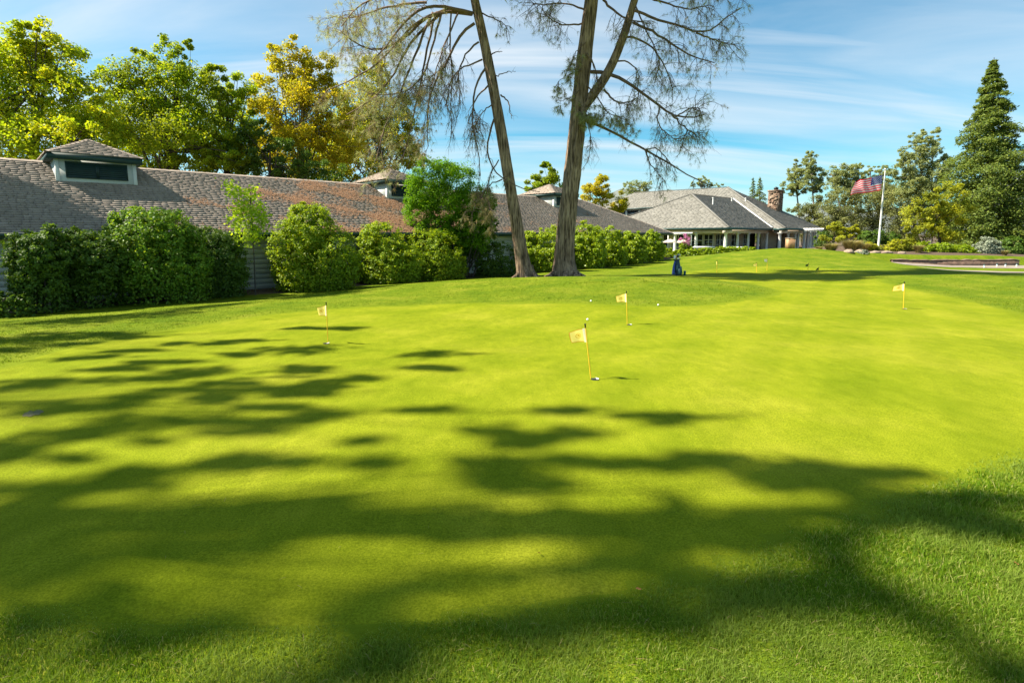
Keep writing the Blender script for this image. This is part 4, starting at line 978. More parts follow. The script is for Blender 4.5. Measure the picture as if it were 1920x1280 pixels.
# ------------------------------------------------------------------ far woods at the right
def far_pine(label, stems, tufts, Y, seed, name='gray_pine', n=3200, group='grey pines beyond the flagpole', base_u=None, mat='ndl_far', size=.34, zb=None):
    g = np.random.default_rng(seed)
    bu = base_u or stems[0][0][0]; base = W(bu, 470, Y); base[2] = hgt(base[0], base[1])
    root = thing(name, base, label, 'pine tree', group)
    l3 = lobes_px(tufts, Y, .9); cs, rs = clumps_in([(c, r * 1.15) for c, r in l3], 3.4, g, .2); rs = rs * .95; n = int(n * 3.2)
    P, d = cloud(cs, rs, n, g, .7); A = Acc()
    leaf_quads(A, P, unit(d + .8 * g.standard_normal(P.shape) + [0, 0, .3]), size, g, .3)
    A.build('crown', M[mat], root, base)
    T = Acc(); k = Y / F
    allp = []
    for s in stems:
        p = poly(s, Y, Y + g.normal(0, .3), 12); p[0][2] = min(p[0][2], hgt(p[0][0], p[0][1]) - .1) if s is stems[0] else p[0][2]
        T.tube(p, np.linspace(2.6, .8, 12) * k, 6); allp.append(p)
    for i in range(min(26, len(cs))):
        c = cs[g.integers(len(cs))]; pp = np.concatenate(allp); j = pp[np.argmin(np.linalg.norm(pp - c - [0, 0, -.8], axis=1))]
        T.tube(bez(j, .5 * (j + c) - [0, 0, .15], c, 5), np.linspace(.8, .25, 5) * k, 4)
    T.build('trunk', M['bark_pale'], root, base, smooth=True); return root
far_pine('slim grey pine nearest the stone chimney', [[(1502,470),(1500,420),(1495,370),(1490,330)]], [(1492,325,14,14),(1485,345,16,14),(1500,350,12,14),(1478,360,10,8),(1490,308,8,8)], 96, 71, n=2600)
far_pine('slender tall grey pine with twin tops left of the flag', [[(1528,470),(1527,400),(1522,340),(1520,300)]], [(1520,305,14,14),(1512,325,14,14),(1532,325,14,14),(1522,345,18,12),(1535,350,10,12),(1518,293,7,8)], 94, 72, n=3600)
far_pine('wide grey pine whose crown meets the flag from behind', [[(1580,470),(1582,400),(1585,340)],[(1582,400),(1605,350),(1610,320)],[(1581,410),(1568,360),(1562,330)]], [(1565,330,14,16),(1585,325,16,16),(1605,325,16,16),(1575,350,22,16),(1604,350,18,16),(1610,308,9,8)], 98, 73, n=5000)
far_pine('small tufted grey pine behind the flagpole top', [[(1650,470),(1648,400),(1655,330)],[(1648,400),(1632,350),(1632,318)]], [(1655,320,12,10),(1632,318,10,8),(1645,345,20,16),(1665,345,14,18),(1655,365,26,14)], 100, 74, n=3800)
far_pine('large grey pine with bare stems beside the dark redwood', [[(1745,470),(1746,390),(1748,320),(1750,260)],[(1746,390),(1728,330),(1722,275)],[(1747,370),(1765,320),(1772,300)]], [(1725,260,16,14),(1748,255,12,14),(1710,290,20,16),(1740,285,24,18),(1700,320,24,16),(1735,325,30,22),(1770,310,16,20),(1715,350,30,18),(1760,345,26,22),(1690,300,8,8)], 84, 75, n=9000)
far_pine('small faint pine over the clubhouse ridge', [[(1318,400),(1316,370),(1314,340)]], [(1315,338,10,10),(1305,347,9,6),(1325,345,10,6),(1345,347,12,4)], 118, 76, n=900, group='grey pines behind the clubhouse')
far_pine('grey pine above the roof left of the clubhouse', [[(1200,400),(1200,370),(1198,350)]], [(1195,352,16,12),(1210,350,14,10),(1185,365,12,10),(1175,352,10,10)], 118, 77, n=1500, group='grey pines behind the clubhouse')
# pair of dark conifers behind clubhouse, redwood
def conifer(name, label, u, vtop, vbase, hw, Y, seed, mat, n, prof, size=.28, nb=110, cat='conifer', group=None, lean=0):
    g = np.random.default_rng(seed); base = W(u, vbase, Y); base[2] = hgt(base[0], base[1])
    top = W(u + lean, vtop, Y); root = thing(name, base, label, cat, group); T, A = Acc(), Acc()
    T.tube(np.linspace(base - UZ * .1, top, 12), np.linspace(hw * Y / F * .13, .03, 12), 8)
    Hh = top[2] - base[2]; Ps, Ds = [], []
    for i in range(nb):
        t = 1 - (1 - (i + g.random()) / nb) ** 1.0; t = .03 + .96 * t
        R_ = hw * Y / F * np.interp(t, *prof) * g.uniform(.62, 1.2)
        az = i * 2.4 + g.uniform(-.4, .4); p0 = base + (top - base) * t
        e = p0 + np.array([math.cos(az) * R_, math.sin(az) * R_, -.18 * R_ + .1 * g.normal()])
        b = bez(p0, .5 * (p0 + e) + UZ * (.10 * R_), e, 7)
        T.tube(b, np.linspace(.05, .012, 7) * (1 if R_ > 1 else .5), 4)
        k = int(n / nb * (.25 + R_ / (hw * Y / F)) )
        s = g.uniform(.15, 1.02, k) ** .7; cpt = p0 + (e - p0) * s[:, None] + UZ * (.1 * R_ * 2 * s * (1 - s))[:, None]
        w_ = .19 * R_ * (.35 + .8 * s * (1.25 - s)) + .12
        side = np.array([-math.sin(az), math.cos(az), 0])
        P = cpt + side * (g.normal(0, 1, k) * w_)[:, None] + UZ * (g.normal(0, .5, k) * w_ * .7 - .12)[:, None]
        Ps.append(P); Ds.append(np.repeat([[math.cos(az), math.sin(az), -.3]], k, 0))
    P = np.concatenate(Ps); D = np.concatenate(Ds)
    N = unit(np.array([0, 0, .8]) + D * .35 + .55 * g.standard_normal(P.shape)); leaf_quads(A, P, N, size, g, .42)
    A.build('crown', mat, root, base); T.build('trunk', M['bark_dark'], root, base, smooth=True); return root
cprof = ([0, .08, .25, .5, .75, .9, 1], [.75, .95, 1.0, .72, .4, .17, .02])
conifer('redwood_tree', 'tall dark conical redwood at the right edge of the scene', 1850, 108, 470, 82, 62, 81, M['ndl_dark'], 110000, cprof, .27, 220, 'redwood tree', lean=14)
conifer('fir_tree', 'left of two pointed firs behind the clubhouse roof', 1412, 332, 440, 19, 105, 82, M['ndl_dark'], 7000, cprof, .26, 90, group='pointed firs behind the clubhouse')
conifer('fir_tree', 'right and broader of two pointed firs behind the clubhouse roof', 1425, 331, 440, 24, 104, 83, M['ndl_dark'], 8000, cprof, .26, 90, group='pointed firs behind the clubhouse')
# oaks and brush
og = 'olive oaks filling the slope behind the flagpole'
broadleaf('oak_tree', 'olive oak right behind the chimney end of the clubhouse', 'tree', [(1510,405,26,26),(1540,392,26,28),(1520,435,35,25),(1490,398,16,16)], 92, 1520, M['lf_olive'], 6500, .3, 1.8, og, 8, .2, 91)
broadleaf('oak_tree', 'darker rounded oak left of the flagpole', 'tree', [(1575,388,32,30),(1605,382,30,28),(1585,425,42,32),(1555,415,26,30)], 88, 1580, M['lf_olive'], 9000, .3, 1.8, og, 8, .2, 92)
broadleaf('oak_tree', 'grey olive oak directly behind the flagpole', 'tree', [(1640,385,34,32),(1675,372,32,30),(1655,425,44,34),(1625,412,28,28)], 90, 1650, M['lf_olive'], 10000, .3, 1.8, og, 8, .2, 93)
broadleaf('oak_tree', 'pale broad oak right of the flagpole below the large grey pine', 'tree', [(1700,380,38,34),(1735,372,34,30),(1715,425,46,34)], 86, 1710, M['lf_olive'], 11000, .3, 1.8, og, 8, .2, 94)
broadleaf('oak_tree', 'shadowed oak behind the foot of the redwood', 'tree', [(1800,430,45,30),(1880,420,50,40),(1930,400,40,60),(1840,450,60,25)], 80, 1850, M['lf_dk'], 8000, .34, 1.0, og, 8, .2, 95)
broadleaf('oak_tree', 'pale grey tree showing beyond the right side of the redwood', 'tree', [(1915,330,22,26),(1930,370,30,40),(1905,300,10,14)], 88, 1925, M['lf_olive'], 2600, .34, 1.0, og, 8, .2, 96)
broadleaf('oak_tree', 'yellow-green shrubby tree at the left foot of the redwood', 'tree', [(1745,385,40,28),(1775,370,32,28),(1725,420,38,30),(1770,420,45,36),(1705,445,24,20),(1790,400,36,30)], 57, 1760, M['lf_ydim'], 11000, .24, 1.6, None, 10, .16, 97)
broadleaf('oak_tree', 'yellowish bush at the right end of the pergola', 'shrub', [(1562,430,20,14),(1585,430,22,16),(1570,445,32,14),(1603,438,18,14)], 66, 1580, M['lf_ydim'], 5000, .24, 1.6, None, 8, .1, 98)
shrub('shrub', 'dark shrub tucked beside the pergola columns', [(1542,450,14,18),(1550,455,14,14)], 0, M['lf_dk'], 1500, .22, 101, group=None, Yfix=70)
shrub('shrub', 'low dark shrub behind the base of the flagpole', [(1635,445,22,14),(1665,448,20,13)], 0, M['lf_dk'], 2500, .22, 102, group=None, Yfix=60)
shrub('shrub', 'long bright green clipped shrub above the stone wall', [(1735,462,18,8),(1765,464,24,9),(1800,469,24,10),(1820,474,14,9)], 0, M['lf_bright'], 4200, .17, 103, group=None, Yfix=48.5)
shrub('shrub', 'silvery sage shrub above the right end of the stone wall', [(1850,462,22,17),(1862,470,16,12),(1838,470,14,12)], 0, M['lf_sage'], 3000, .17, 104, group=None, Yfix=48.5)
shrub('shrub', 'dark low shrub at the right edge above the stone wall', [(1900,462,24,18),(1925,470,20,16)], 0, M['lf_dk'], 2500, .2, 105, group=None, Yfix=50)
shrub('shrub', 'yellow-green spreading shrub right of the flagpole foot', [(1685,457,18,9),(1700,462,16,8),(1672,463,12,7)], 0, M['lf_ydim'], 2200, .17, 106, group=None, Yfix=49)
shrub('shrub', 'small golden shrub at the flagpole foot', [(1632,462,12,9),(1650,466,12,7)], 0, M['lf_ydim'], 1600, .15, 107, group=None, Yfix=50)
shrub('shrub', 'small round blue-grey cushion plant among the boulders', [(1617,473,10,5)], 0, M['lf_sage'], 900, .1, 108, group=None, Yfix=45.5, cat='plant')
shrub('clipped_hedge', 'low clipped hedge running along the clubhouse terrace', [(1255,476,14,10),(1275,477,14,10),(1300,474,16,9),(1325,472,18,8),(1350,470,18,7),(1375,469,18,6.5),(1400,468,18,6)], 0, M['lf_bright'], 9000, .17, 109, group=None, Yfix=50, ydep=.5, cat='hedge')
# crape myrtle
def myrtle():
    Y = 51.0; base = W(1286, 480, Y); base[2] = hgt(base[0], base[1]); g = np.random.default_rng(8)
    root = thing('crape_myrtle', base, 'small pink flowering tree in front of the clubhouse windows', 'tree')
    A, G, T = Acc(), Acc(), Acc()
    for (u, v, r) in ((1287,445,4),(1290,452,4),(1283,455,5),(1278,448,3),(1291,459,4),(1275,449,2.5),(1285,440,3),(1293,447,2.5)):
        c = W(u, v, Y + g.normal(0, .3)); P = c + g.normal(0, r * Y / F * .42, (55, 3)); leaf_quads(A, P, unit(g.standard_normal(P.shape) + [0, 0, .4]), .11, g, .9)
        T.tube(bez(base, .5 * (base + c) + g.normal(0, .08, 3), c, 6), np.linspace(.035, .01, 6), 5)
    for (u, v, r) in ((1285,462,6),(1292,465,5),(1279,460,5),(1287,472,7)):
        c = W(u, v, Y); P = c + g.normal(0, r * Y / F * .5, (220, 3)); leaf_quads(G, P, unit(g.standard_normal(P.shape) + [0, 0, .4]), .13, g, .7)
    A.build('blossom', M['lf_pink'], root, base); G.build('crown', M['lf_hedge'], root, base); T.build('trunk', M['bark_pale'], root, base, smooth=True)
myrtle()
# ornamental grasses
def tussock(label, u, v, Y, r, h, n, seed, mat='dry_grass', group='ornamental grass tussocks in the planting bed'):
    g = np.random.default_rng(seed); base = W(u, v, Y); base[2] = hgt(base[0], base[1])
    root = thing('ornamental_grass', base, label, 'ornamental grass', group); A = Acc()
    k = n; az = g.uniform(0, 2 * np.pi, k); rr = r * g.uniform(.05, .35, k); out_ = r * g.uniform(.3, 1, k); hh = h * g.uniform(.55, 1.1, k)
    P0 = base + np.stack([np.cos(az) * rr, np.sin(az) * rr, 0 * rr], -1); P1 = P0 + np.stack([np.cos(az) * out_ * .35, np.sin(az) * out_ * .35, hh * .8], -1)
    P2 = P0 + np.stack([np.cos(az) * out_, np.sin(az) * out_, hh * g.uniform(.75, 1.05, k)], -1)
    s = np.stack([-np.sin(az), np.cos(az), 0 * az], -1) * .012
    V = np.stack([P0 - s, P0 + s, P1 + s, P1 - s, P2], 1).reshape(-1, 3); b = np.arange(k)[:, None] * 5
    A.v.append(V); A.n = 5 * k; A.f += [b + np.array([[0, 1, 2, 3]]), b + np.array([[3, 2, 4]])]; A.mi += [np.zeros(k), np.zeros(k)]
    A.build('blades', M[mat], root, base)
tussock('largest golden tussock left of the flagpole', 1598, 468, 48, 1.3, 1.1, 1500, 1)
tussock('straw coloured tussock nearest the pergola columns', 1558, 468, 47, .9, .7, 800, 2)
tussock('greenish tussock between the golden tussock and the flagpole', 1622, 466, 50, .8, .7, 700, 3)
tussock('tan tussock at the left end of the long bright shrub', 1722, 470, 47.5, .6, .7, 700, 4)
tussock('small straw tussock at the right end of the stone wall', 1883, 483, 46.5, .4, .45, 400, 5)
tussock('tiny straw tussock left of the tan bin', 1535, 470, 47, .5, .4, 350, 6)

# ------------------------------------------------------------------ retaining wall, path, markers, boulders
def wall_low():
    Y = 44.2; us = np.linspace(1672, 1912, 26); base = W(1790, 490, Y); base[2] = hgt(base[0], base[1])
    root = thing('retaining_wall', base, 'long low brown stone retaining wall edging the planting bed', 'wall')
    A = Acc(); C = Acc(); P = [W(u, 487, Y - .7 * math.sin((u - 1672) / 240 * 3.14)) for u in us]
    P = np.array(P) * [1, 1, 0]; tg = unit(np.gradient(P, axis=0)); nr = np.stack([tg[:, 1], -tg[:, 0], 0 * tg[:, 0]], -1); m = len(P); jz = .02 * np.random.default_rng(4).standard_normal(m)
    def band(acc, o0, o1, z0, z1):
        V = np.concatenate([P + nr * o0 + np.outer(z0 + 0 * jz, UZ), P + nr * o0 + np.outer(z1, UZ), P + nr * o1 + np.outer(z1, UZ), P + nr * o1 + np.outer(z0 + 0 * jz, UZ)])
        acc.add(V, [[r_ * m + k, r_ * m + k + 1, ((r_ + 1) % 4) * m + k + 1, ((r_ + 1) % 4) * m + k] for r_ in range(4) for k in range(m - 1)])
    band(A, 0, -.3, -1.2, -.36 + jz); band(C, .04, -.34, -.359, -.30 + jz)
    A.build('wall_face', simple('wall_stone', (.15, .095, .07), .9, .4, 5, .6, 12), root, base); C.build('coping', simple('coping_stone', (.2, .13, .1), .85, .25, 3), root, base)
wall_low()
def sheet(name, px, mat, lift, label, dense=6, kind='structure', w=None):
    P = np.array([ground(u, v)[:2] for u, v in px]); P = smooth_closed(P, 4); c = P.mean(0); A = Acc(); rings = [c + (P - c) * s for s in np.linspace(0, 1, dense + 1)[1:]]
    V = [np.r_[c, 0]] + [np.r_[p, 0] for r_ in rings for p in r_]; V = np.array(V); V[:, 2] = hgt(V[:, 0], V[:, 1]) + lift; n = len(P)
    A.add(V, [[0, 1 + i, 1 + (i + 1) % n] for i in range(n)])
    for k in range(dense - 1):
        A.add(V, [[1 + k * n + i, 1 + (k + 1) * n + i, 1 + (k + 1) * n + (i + 1) % n, 1 + k * n + (i + 1) % n] for i in range(n)])
    o = A.build(name, mat, smooth=True); tag(o, label, kind=kind); return o
M['concrete'] = simple('path_concrete', (.22, .185, .148), .8, .12, 2, .2, 30)
def ribbon(name, pts, wd, mat, lift, label):
    P = np.array(pts); n = len(P); t = np.gradient(P, axis=0); t /= np.linalg.norm(t, axis=1)[:, None]; s = np.stack([-t[:, 1], t[:, 0]], -1); A = Acc(); m = 9
    V = np.array([[*(P[i] + s[i] * wd * (j / (m - 1) - .5)), 0] for i in range(n) for j in range(m)]); V[:, 2] = hgt(V[:, 0], V[:, 1]) + lift
    A.add(V, [[i * m + j, i * m + j + 1, (i + 1) * m + j + 1, (i + 1) * m + j] for i in range(n - 1) for j in range(m - 1)])
    o = A.build(name, mat, smooth=True); tag(o, label, kind='structure'); return o
ribbon('path', [(28 + 1.0 * i, 42.3 - .015 * i + .6 * math.sin(i * .16)) for i in range(30)], 2.6, M['concrete'], .02, 'pale concrete cart path below the stone wall')
ribbon('path', [(29 + 1.0 * i, 37.6 + 2.4 * math.exp(-i * .25) - .08 * i) for i in range(24)], 1.3, M['concrete'], .02, 'narrow pale concrete path at the right edge')
# small capped marker posts
for i, u in enumerate((1845, 1869, 1885, 1906)):
    b_ = ground(u, 500 + (2 if i == 0 else 0)); t = thing('marker_post', b_, ['small marker post farthest left beside the path, dark cap', 'second small marker post from the left beside the path', 'third small marker post from the left beside the path', 'small marker post nearest the right edge beside the path'][i], 'marker post', 'small marker posts beside the cart path')
    A = Acc(); A.lathe(b_, [(.05, -.05), (.05, .16), (.045, .18), (0, .18)], 10); A.build('post', M['white_trim'], t, b_); A = Acc(); A.lathe(b_, [(.065, .182), (.065, .25), (.04, .28), (0, .28)], 10); A.build('cap', M['green_trim'], t, b_)
# boulders
bm_ = simple('boulder_stone', (.25, .19, .14), .9, .3, 3, .6, 9)
bl = ['low tan boulder left of the blue-grey cushion plant', 'tan boulder right below the blue-grey cushion plant', 'grey flat boulder right of the cushion plant', 'brown boulder below the flagpole', 'pale boulder beside the tan bin', 'small grey boulder toward the stone wall']
for i, (u, v, r) in enumerate(((1592, 475, .32), (1613, 479, .36), (1640, 480, .3), (1662, 478, .34), (1528, 470, .22), (1690, 482, .26))):
    g = np.random.default_rng(200 + i); b_ = W(u, v, 45.4 + .3 * i); b_[2] = hgt(b_[0], b_[1])
    d = []; 
    th = np.linspace(0, np.pi, 9); ph = np.linspace(0, 2 * np.pi, 14, endpoint=False)
    Tt, Pp = np.meshgrid(th, ph, indexing='ij'); rr = r * (1 + .13 * np.sin(3 * Pp + i) * np.sin(Tt) + .1 * np.sin(2 * Tt * 2 + i) + .05 * g.standard_normal(Tt.shape) * np.sin(Tt))
    V = np.stack([rr * np.sin(Tt) * np.cos(Pp) * 1.3, rr * np.sin(Tt) * np.sin(Pp), rr * np.cos(Tt) * .62], -1).reshape(-1, 3) + b_ + [0, 0, .1 * r]
    ii = np.arange(8)[:, None] * 14; k = np.arange(14)[None]; f = np.stack([ii + k, ii + 14 + k, ii + 14 + (k + 1) % 14, ii + (k + 1) % 14], -1).reshape(-1, 4)
    A = Acc(); A.add(V, f); o = A.build('boulder', bm_, None, b_, smooth=True); o.location = tuple(b_); tag(o, bl[i], 'boulder', 'boulders edging the planting bed')
# tan bin / pedestal
def bin_():
    b_ = W(1480.5, 472, 43.6); b_[2] = hgt(b_[0], b_[1]); t = thing('litter_bin', b_, 'square tan wooden bin standing on the mound before the clubhouse', 'bin')
    A = Acc(); A.box(b_ + [-.28, -.24, -.05], [.56, 0, 0], [0, .48, 0], [0, 0, .82]); A.build('body', simple('tan_wood', (.36, .21, .11), .7, .2, 5), t, b_)
    A = Acc()
    for x in np.linspace(-.27, .22, 6): A.box(b_ + [x, -.262, 0], [.065, 0, 0], [0, .02, 0], [0, 0, .75])
    A.build('slats', simple('slat_wood', (.33, .19, .10), .7, .3, 4), t, b_)
    A = Acc(); A.box(b_ + [-.31, -.28, .772], [.62, 0, 0], [0, .55, 0], [0, 0, .06]); A.build('lid', simple('bin_lid', (.25, .2, .14), .6), t, b_)
bin_()
# golf carts behind the hedge
def cart(u, v, Y, label, yaw):
    b_ = W(u, v, Y); zr_ = b_[2]; b_[2] = zr_ - 1.8; t = thing('golf_cart', b_, label, 'golf cart', 'golf carts parked behind the clipped hedge')
    c, s = math.cos(yaw), math.sin(yaw); ex = np.array([c, s, 0]); ey = np.array([-s, c, 0])
    A = Acc(); A.box(b_ - ex * 1.0 - ey * .55 + UZ * 1.76, ex * 2.0, ey * 1.1, UZ * .05); A.box(b_ - ex * .9 - ey * .48 + UZ * 1.812, ex * 1.8, ey * .96, UZ * .04); A.build('roof', M['white'], t, b_)
    for sx in (-.85, .8):
        for sy in (-.48, .45):
            A = Acc(); A.tube([b_ + ex * sx + ey * sy + UZ * .5, b_ + ex * sx * .95 + ey * sy + UZ * 1.76], .02, 6); A.build('post', M['black'], t, b_)
    A = Acc(); A.box(b_ - ex * 1.15 - ey * .55 + UZ * .28, ex * 2.3, ey * 1.1, UZ * .22); A.box(b_ + ex * .75 - ey * .55 + UZ * .5, ex * .4, ey * 1.1, UZ * .4); A.box(b_ - ex * 1.1 - ey * .5 + UZ * .5, ex * .7, ey * 1.0, UZ * .25); A.build('body', M['white'], t, b_)
    A = Acc(); A.box(b_ - ex * .35 - ey * .5 + UZ * .52, ex * .5, ey * 1.0, UZ * .16); A.box(b_ - ex * .42 - ey * .5 + UZ * .7, ex * .1, ey * 1.0, UZ * .45); A.build('seat', M['cream'], t, b_)
    for sx in (-.75, .75):
        for sy in (-.5, .5):
            A = Acc(); p = b_ + ex * sx + ey * sy + UZ * .22; A.tube([p - ey * .09, p + ey * .09], .22, 16); A.build('wheel', M['black'], t, b_)
cart(1320, 463, 56, 'golf cart roof showing left of the tall white corner column', .2)
cart(1384, 463.5, 57, 'golf cart roof showing behind the right part of the hedge', .1)
# white parasols at the terrace
def parasol(u, v, Y, label):
    b_ = W(u, v, Y); zt_ = b_[2]; b_[2] = -.42; t = thing('parasol', b_, label, 'parasol', 'white parasols on the clubhouse terrace')
    A = Acc(); A.lathe([b_[0], b_[1], zt_], [(.8, -.26), (.79, -.2), (.5, -.06), (.25, .04), (.03, .1), (0, .1)], 8); A.build('canopy', M['cream'], t, b_)
    A = Acc(); A.tube([b_, [b_[0], b_[1], zt_ + .1]], .025, 6); A.build('pole', M['white_trim'], t, b_)
parasol(1257, 450, 58, 'white parasol at the left by the end of the tall hedge')
parasol(1279, 450.5, 60, 'white parasol behind the pink flowering tree')
# terrace trellis
def trellis():
    p, q = W(1252, 440, 60), W(1298, 440, 62); b_ = p.copy(); b_[2] = -.42; t = thing('trellis', b_, 'white slatted trellis beam over the terrace parasols', 'trellis')
    d = q - p
    for dy in (0, 1.6): A = Acc(); A.box(p + [0, dy, 0], d, [0, .1, 0], [0, 0, .14]); A.build('beam', M['white_trim'], t, b_)
    A = Acc()
    for k in range(14): A.box(p + d * (k + .5) / 14 + [0, -.25, .142], [.08, 0, 0], [0, 2.2, 0], [0, 0, .12])
    A.build('slats', M['white_trim'], t, b_)
    for k in (.02, .97):
        A = Acc(); c = p + d * k; A.box([c[0], c[1] + .102, -.45], [.09, 0, 0], [0, .09, 0], [0, 0, c[2] + .44]); A.build('post', M['white_trim'], t, b_)
trellis()

# ------------------------------------------------------------------ flagpole with flag
def flagpole():
    Y = 50.0; b_ = W(1647, 462, Y); b_[2] = hgt(b_[0], b_[1]); top = W(1660, 320, Y)
    t = thing('flagpole', b_, 'tall white flagpole rising from the planting bed', 'flagpole')
    A = Acc(); A.tube(np.linspace(b_ - UZ * .1, top, 8), np.linspace(.1, .05, 8), 12); A.build('pole', M['white_trim'], t, b_, smooth=True)
    A = Acc(); th = np.linspace(0, np.pi, 8); A.lathe(top, [(.1 * math.sin(x) + .001, .1 - .1 * math.cos(x)) for x in th], 12); A.build('finial', M['steel'], t, b_)
    A = Acc(); A.tube([b_ + UZ * .8 + [-.09, -.05, 0], top + [-.08, -.05, -.1]], .008, 4); A.build('halyard', M['white'], t, b_)
    A = Acc(); A.lathe(b_, [(.2, 0), (.2, .12), (.12, .2), (.11, .25)], 12); A.build('base_collar', M['white_trim'], t, b_)
    # the cloth
    nu, nv = 78, 52; hoist_t, hoist_b = W(1655.5, 328, Y), W(1652.5, 357, Y); fly_t, fly_b = W(1601, 341, Y - .4), W(1600, 365, Y - .4)
    U, V_ = np.meshgrid(np.linspace(0, 1, nu + 1), np.linspace(0, 1, nv + 1), indexing='ij')
    P = (hoist_t * ((1 - U) * (1 - V_))[..., None] + fly_t * (U * (1 - V_))[..., None] + hoist_b * ((1 - U) * V_)[..., None] + fly_b * (U * V_)[..., None])
    wv = np.sin(U * 12 + V_ * 2.4) * .24 * U ** .6 + np.sin(U * 5 - V_ * 3) * .1 * U
    P[..., 1] += wv; P[..., 2] += .06 * np.sin(U * 9 + 1) * U + .03 * np.sin(U * 17 + V_ * 5) * U
    P += np.array([-.06, -.04, 0])
    f, mi = [], []
    rows = np.arange(nv); stripe = (rows * 13 // nv)
    for i in range(nu):
        for j in range(nv):
            k = i * (nv + 1) + j; f.append([k, k + 1, k + nv + 2, k + nv + 1])
            m_ = 0 if stripe[j] % 2 == 0 else 1
            if i < 31 and j < 28:
                m_ = 2
                # stars: nine rows, alternating six and five
                r_ = (j - 1) / 3.0
                if (j - 1) % 3 in (0, 1) and 0 <= (j - 1) // 3 < 9:
                    rr = (j - 1) // 3; off = 1 if rr % 2 == 0 else 3.5
                    c_ = (i - off) / 5.0
                    if abs(c_ * 5 - round(c_) * 5) < 1.01 and 0 <= round(c_) < (6 if rr % 2 == 0 else 5) and (i - off) - round(c_) * 5 >= -.6: m_ = 1
            mi.append(m_)
    A = Acc(); A.v.append(P.reshape(-1, 3)); A.n = P.size // 3; A.f.append(np.array(f)); A.mi.append(np.array(mi))
    fl = lambda n, c: leafmat(n, [c, c], .6, (1.2, 1.2, 1.2), spec=.1)
    o = A.build('flag', [fl('flag_red', (.80, .03, .06)), fl('flag_white', (.62, .6, .6)), fl('flag_blue', (.04, .055, .24))], None, b_, smooth=True)
    o.location = tuple(b_); tag(o, 'striped red white and blue national flag flying from the white pole', 'flag')
flagpole()

# ------------------------------------------------------------------ practice flags, holes, balls, bag
M['f_cloth'] = leafmat('flag_cloth', [(.80, .66, .13), (.86, .76, .24)], .5, (1.2, 1.1, .7), spec=.15)
M['f_edge'] = leafmat('flag_border', [(.5, .28, .03), (.5, .28, .03)], .4, (1.1, 1, .6))
M['f_disc'] = leafmat('flag_emblem', [(.6, .40, .03), (.6, .40, .03)], .5, (1.1, 1, .6))
M['f_white'] = leafmat('flag_sleeve', [(.85, .8, .62), (.85, .8, .62)], .5, (1.1, 1.05, .8))
M['f_pale'] = leafmat('white_flag_cloth', [(.75, .72, .6), (.75, .72, .6)], .4, (1.1, 1.05, .8))
M['f_green'] = leafmat('green_flag_cloth', [(.06, .12, .03), (.06, .12, .03)], .3, (1.1, 1.05, .6))
def practice_flag(bpx, tpx, cap, fly, label, seed, cloth='f_cloth', full=True, Y=None, grp='practice flags on the putting green'):
    g = np.random.default_rng(seed); b_ = ground(*bpx) if Y is None else W(*bpx, Y)
    if Y is not None: b_[2] = hgt(b_[0], b_[1])
    top = W(*tpx, b_[1]); L = np.linalg.norm(top - b_); ax = (top - b_) / L
    t = thing('practice_flag', b_, label, 'golf flag', grp)
    r = .0065 if full else .011
    A = Acc(); A.tube(np.linspace(b_ - ax * .02, top - ax * .05, 5), r, 8); A.build('pole', M['yellow_pole'], t, b_, smooth=True)
    A = Acc(); A.tube([top - ax * .052, top - ax * .012, top - ax * .01, top], [.009, .009, .014, .014] if full else .014, 8); A.build('cap', M['black'], t, b_)
    h = .18 * L / .7; w_ = .215 * L / .7
    st = top - ax * .055; nu, nv = 22, 18
    U, V_ = np.meshgrid(np.linspace(0, 1, nu + 1), np.linspace(0, 1, nv + 1), indexing='ij')
    fx, fy, drop = fly
    d = unit(np.array([fx, fy, 0.])); P = st + d * (U * w_)[..., None] - ax * (V_ * h * (1 - .3 * U))[..., None] + UZ * (-drop * U ** 1.3 * w_)[..., None] 
    nrm = np.array([-d[1], d[0], 0]); P = P + nrm * ((.035 * np.sin(U * 6 + seed + V_ * 1.5) * U ** .7)[..., None]) + d * (-.03 * U * V_ * np.sin(seed + 1))[..., None]
    f, mi = [], []
    for i in range(nu):
        for j in range(nv):
            k = i * (nv + 1) + j; f.append([k, k + 1, k + nv + 2, k + nv + 1]); x, y = (i + .5) / nu, (j + .5) / nv
            e = 1 if (x > .95 or y < .05 or y > .95) else 0
            rr = math.hypot((x - .54) * 1.12, y - .5)
            if .15 < rr < .20 or (rr < .105 and not (x > .56 and y > .5 and rr > .06)): e = 2
            if x < .16: e = 3
            if not full: e = 3 if (x < .2 and cloth != 'f_green') else 0
            mi.append(e)
    A = Acc(); A.v.append(P.reshape(-1, 3)); A.n = P.size // 3; A.f.append(np.array(f)); A.mi.append(np.array(mi))
    A.build('flag', [M[cloth], M['f_edge'], M['f_disc'], M['f_white']], t, b_, smooth=True)
    return b_
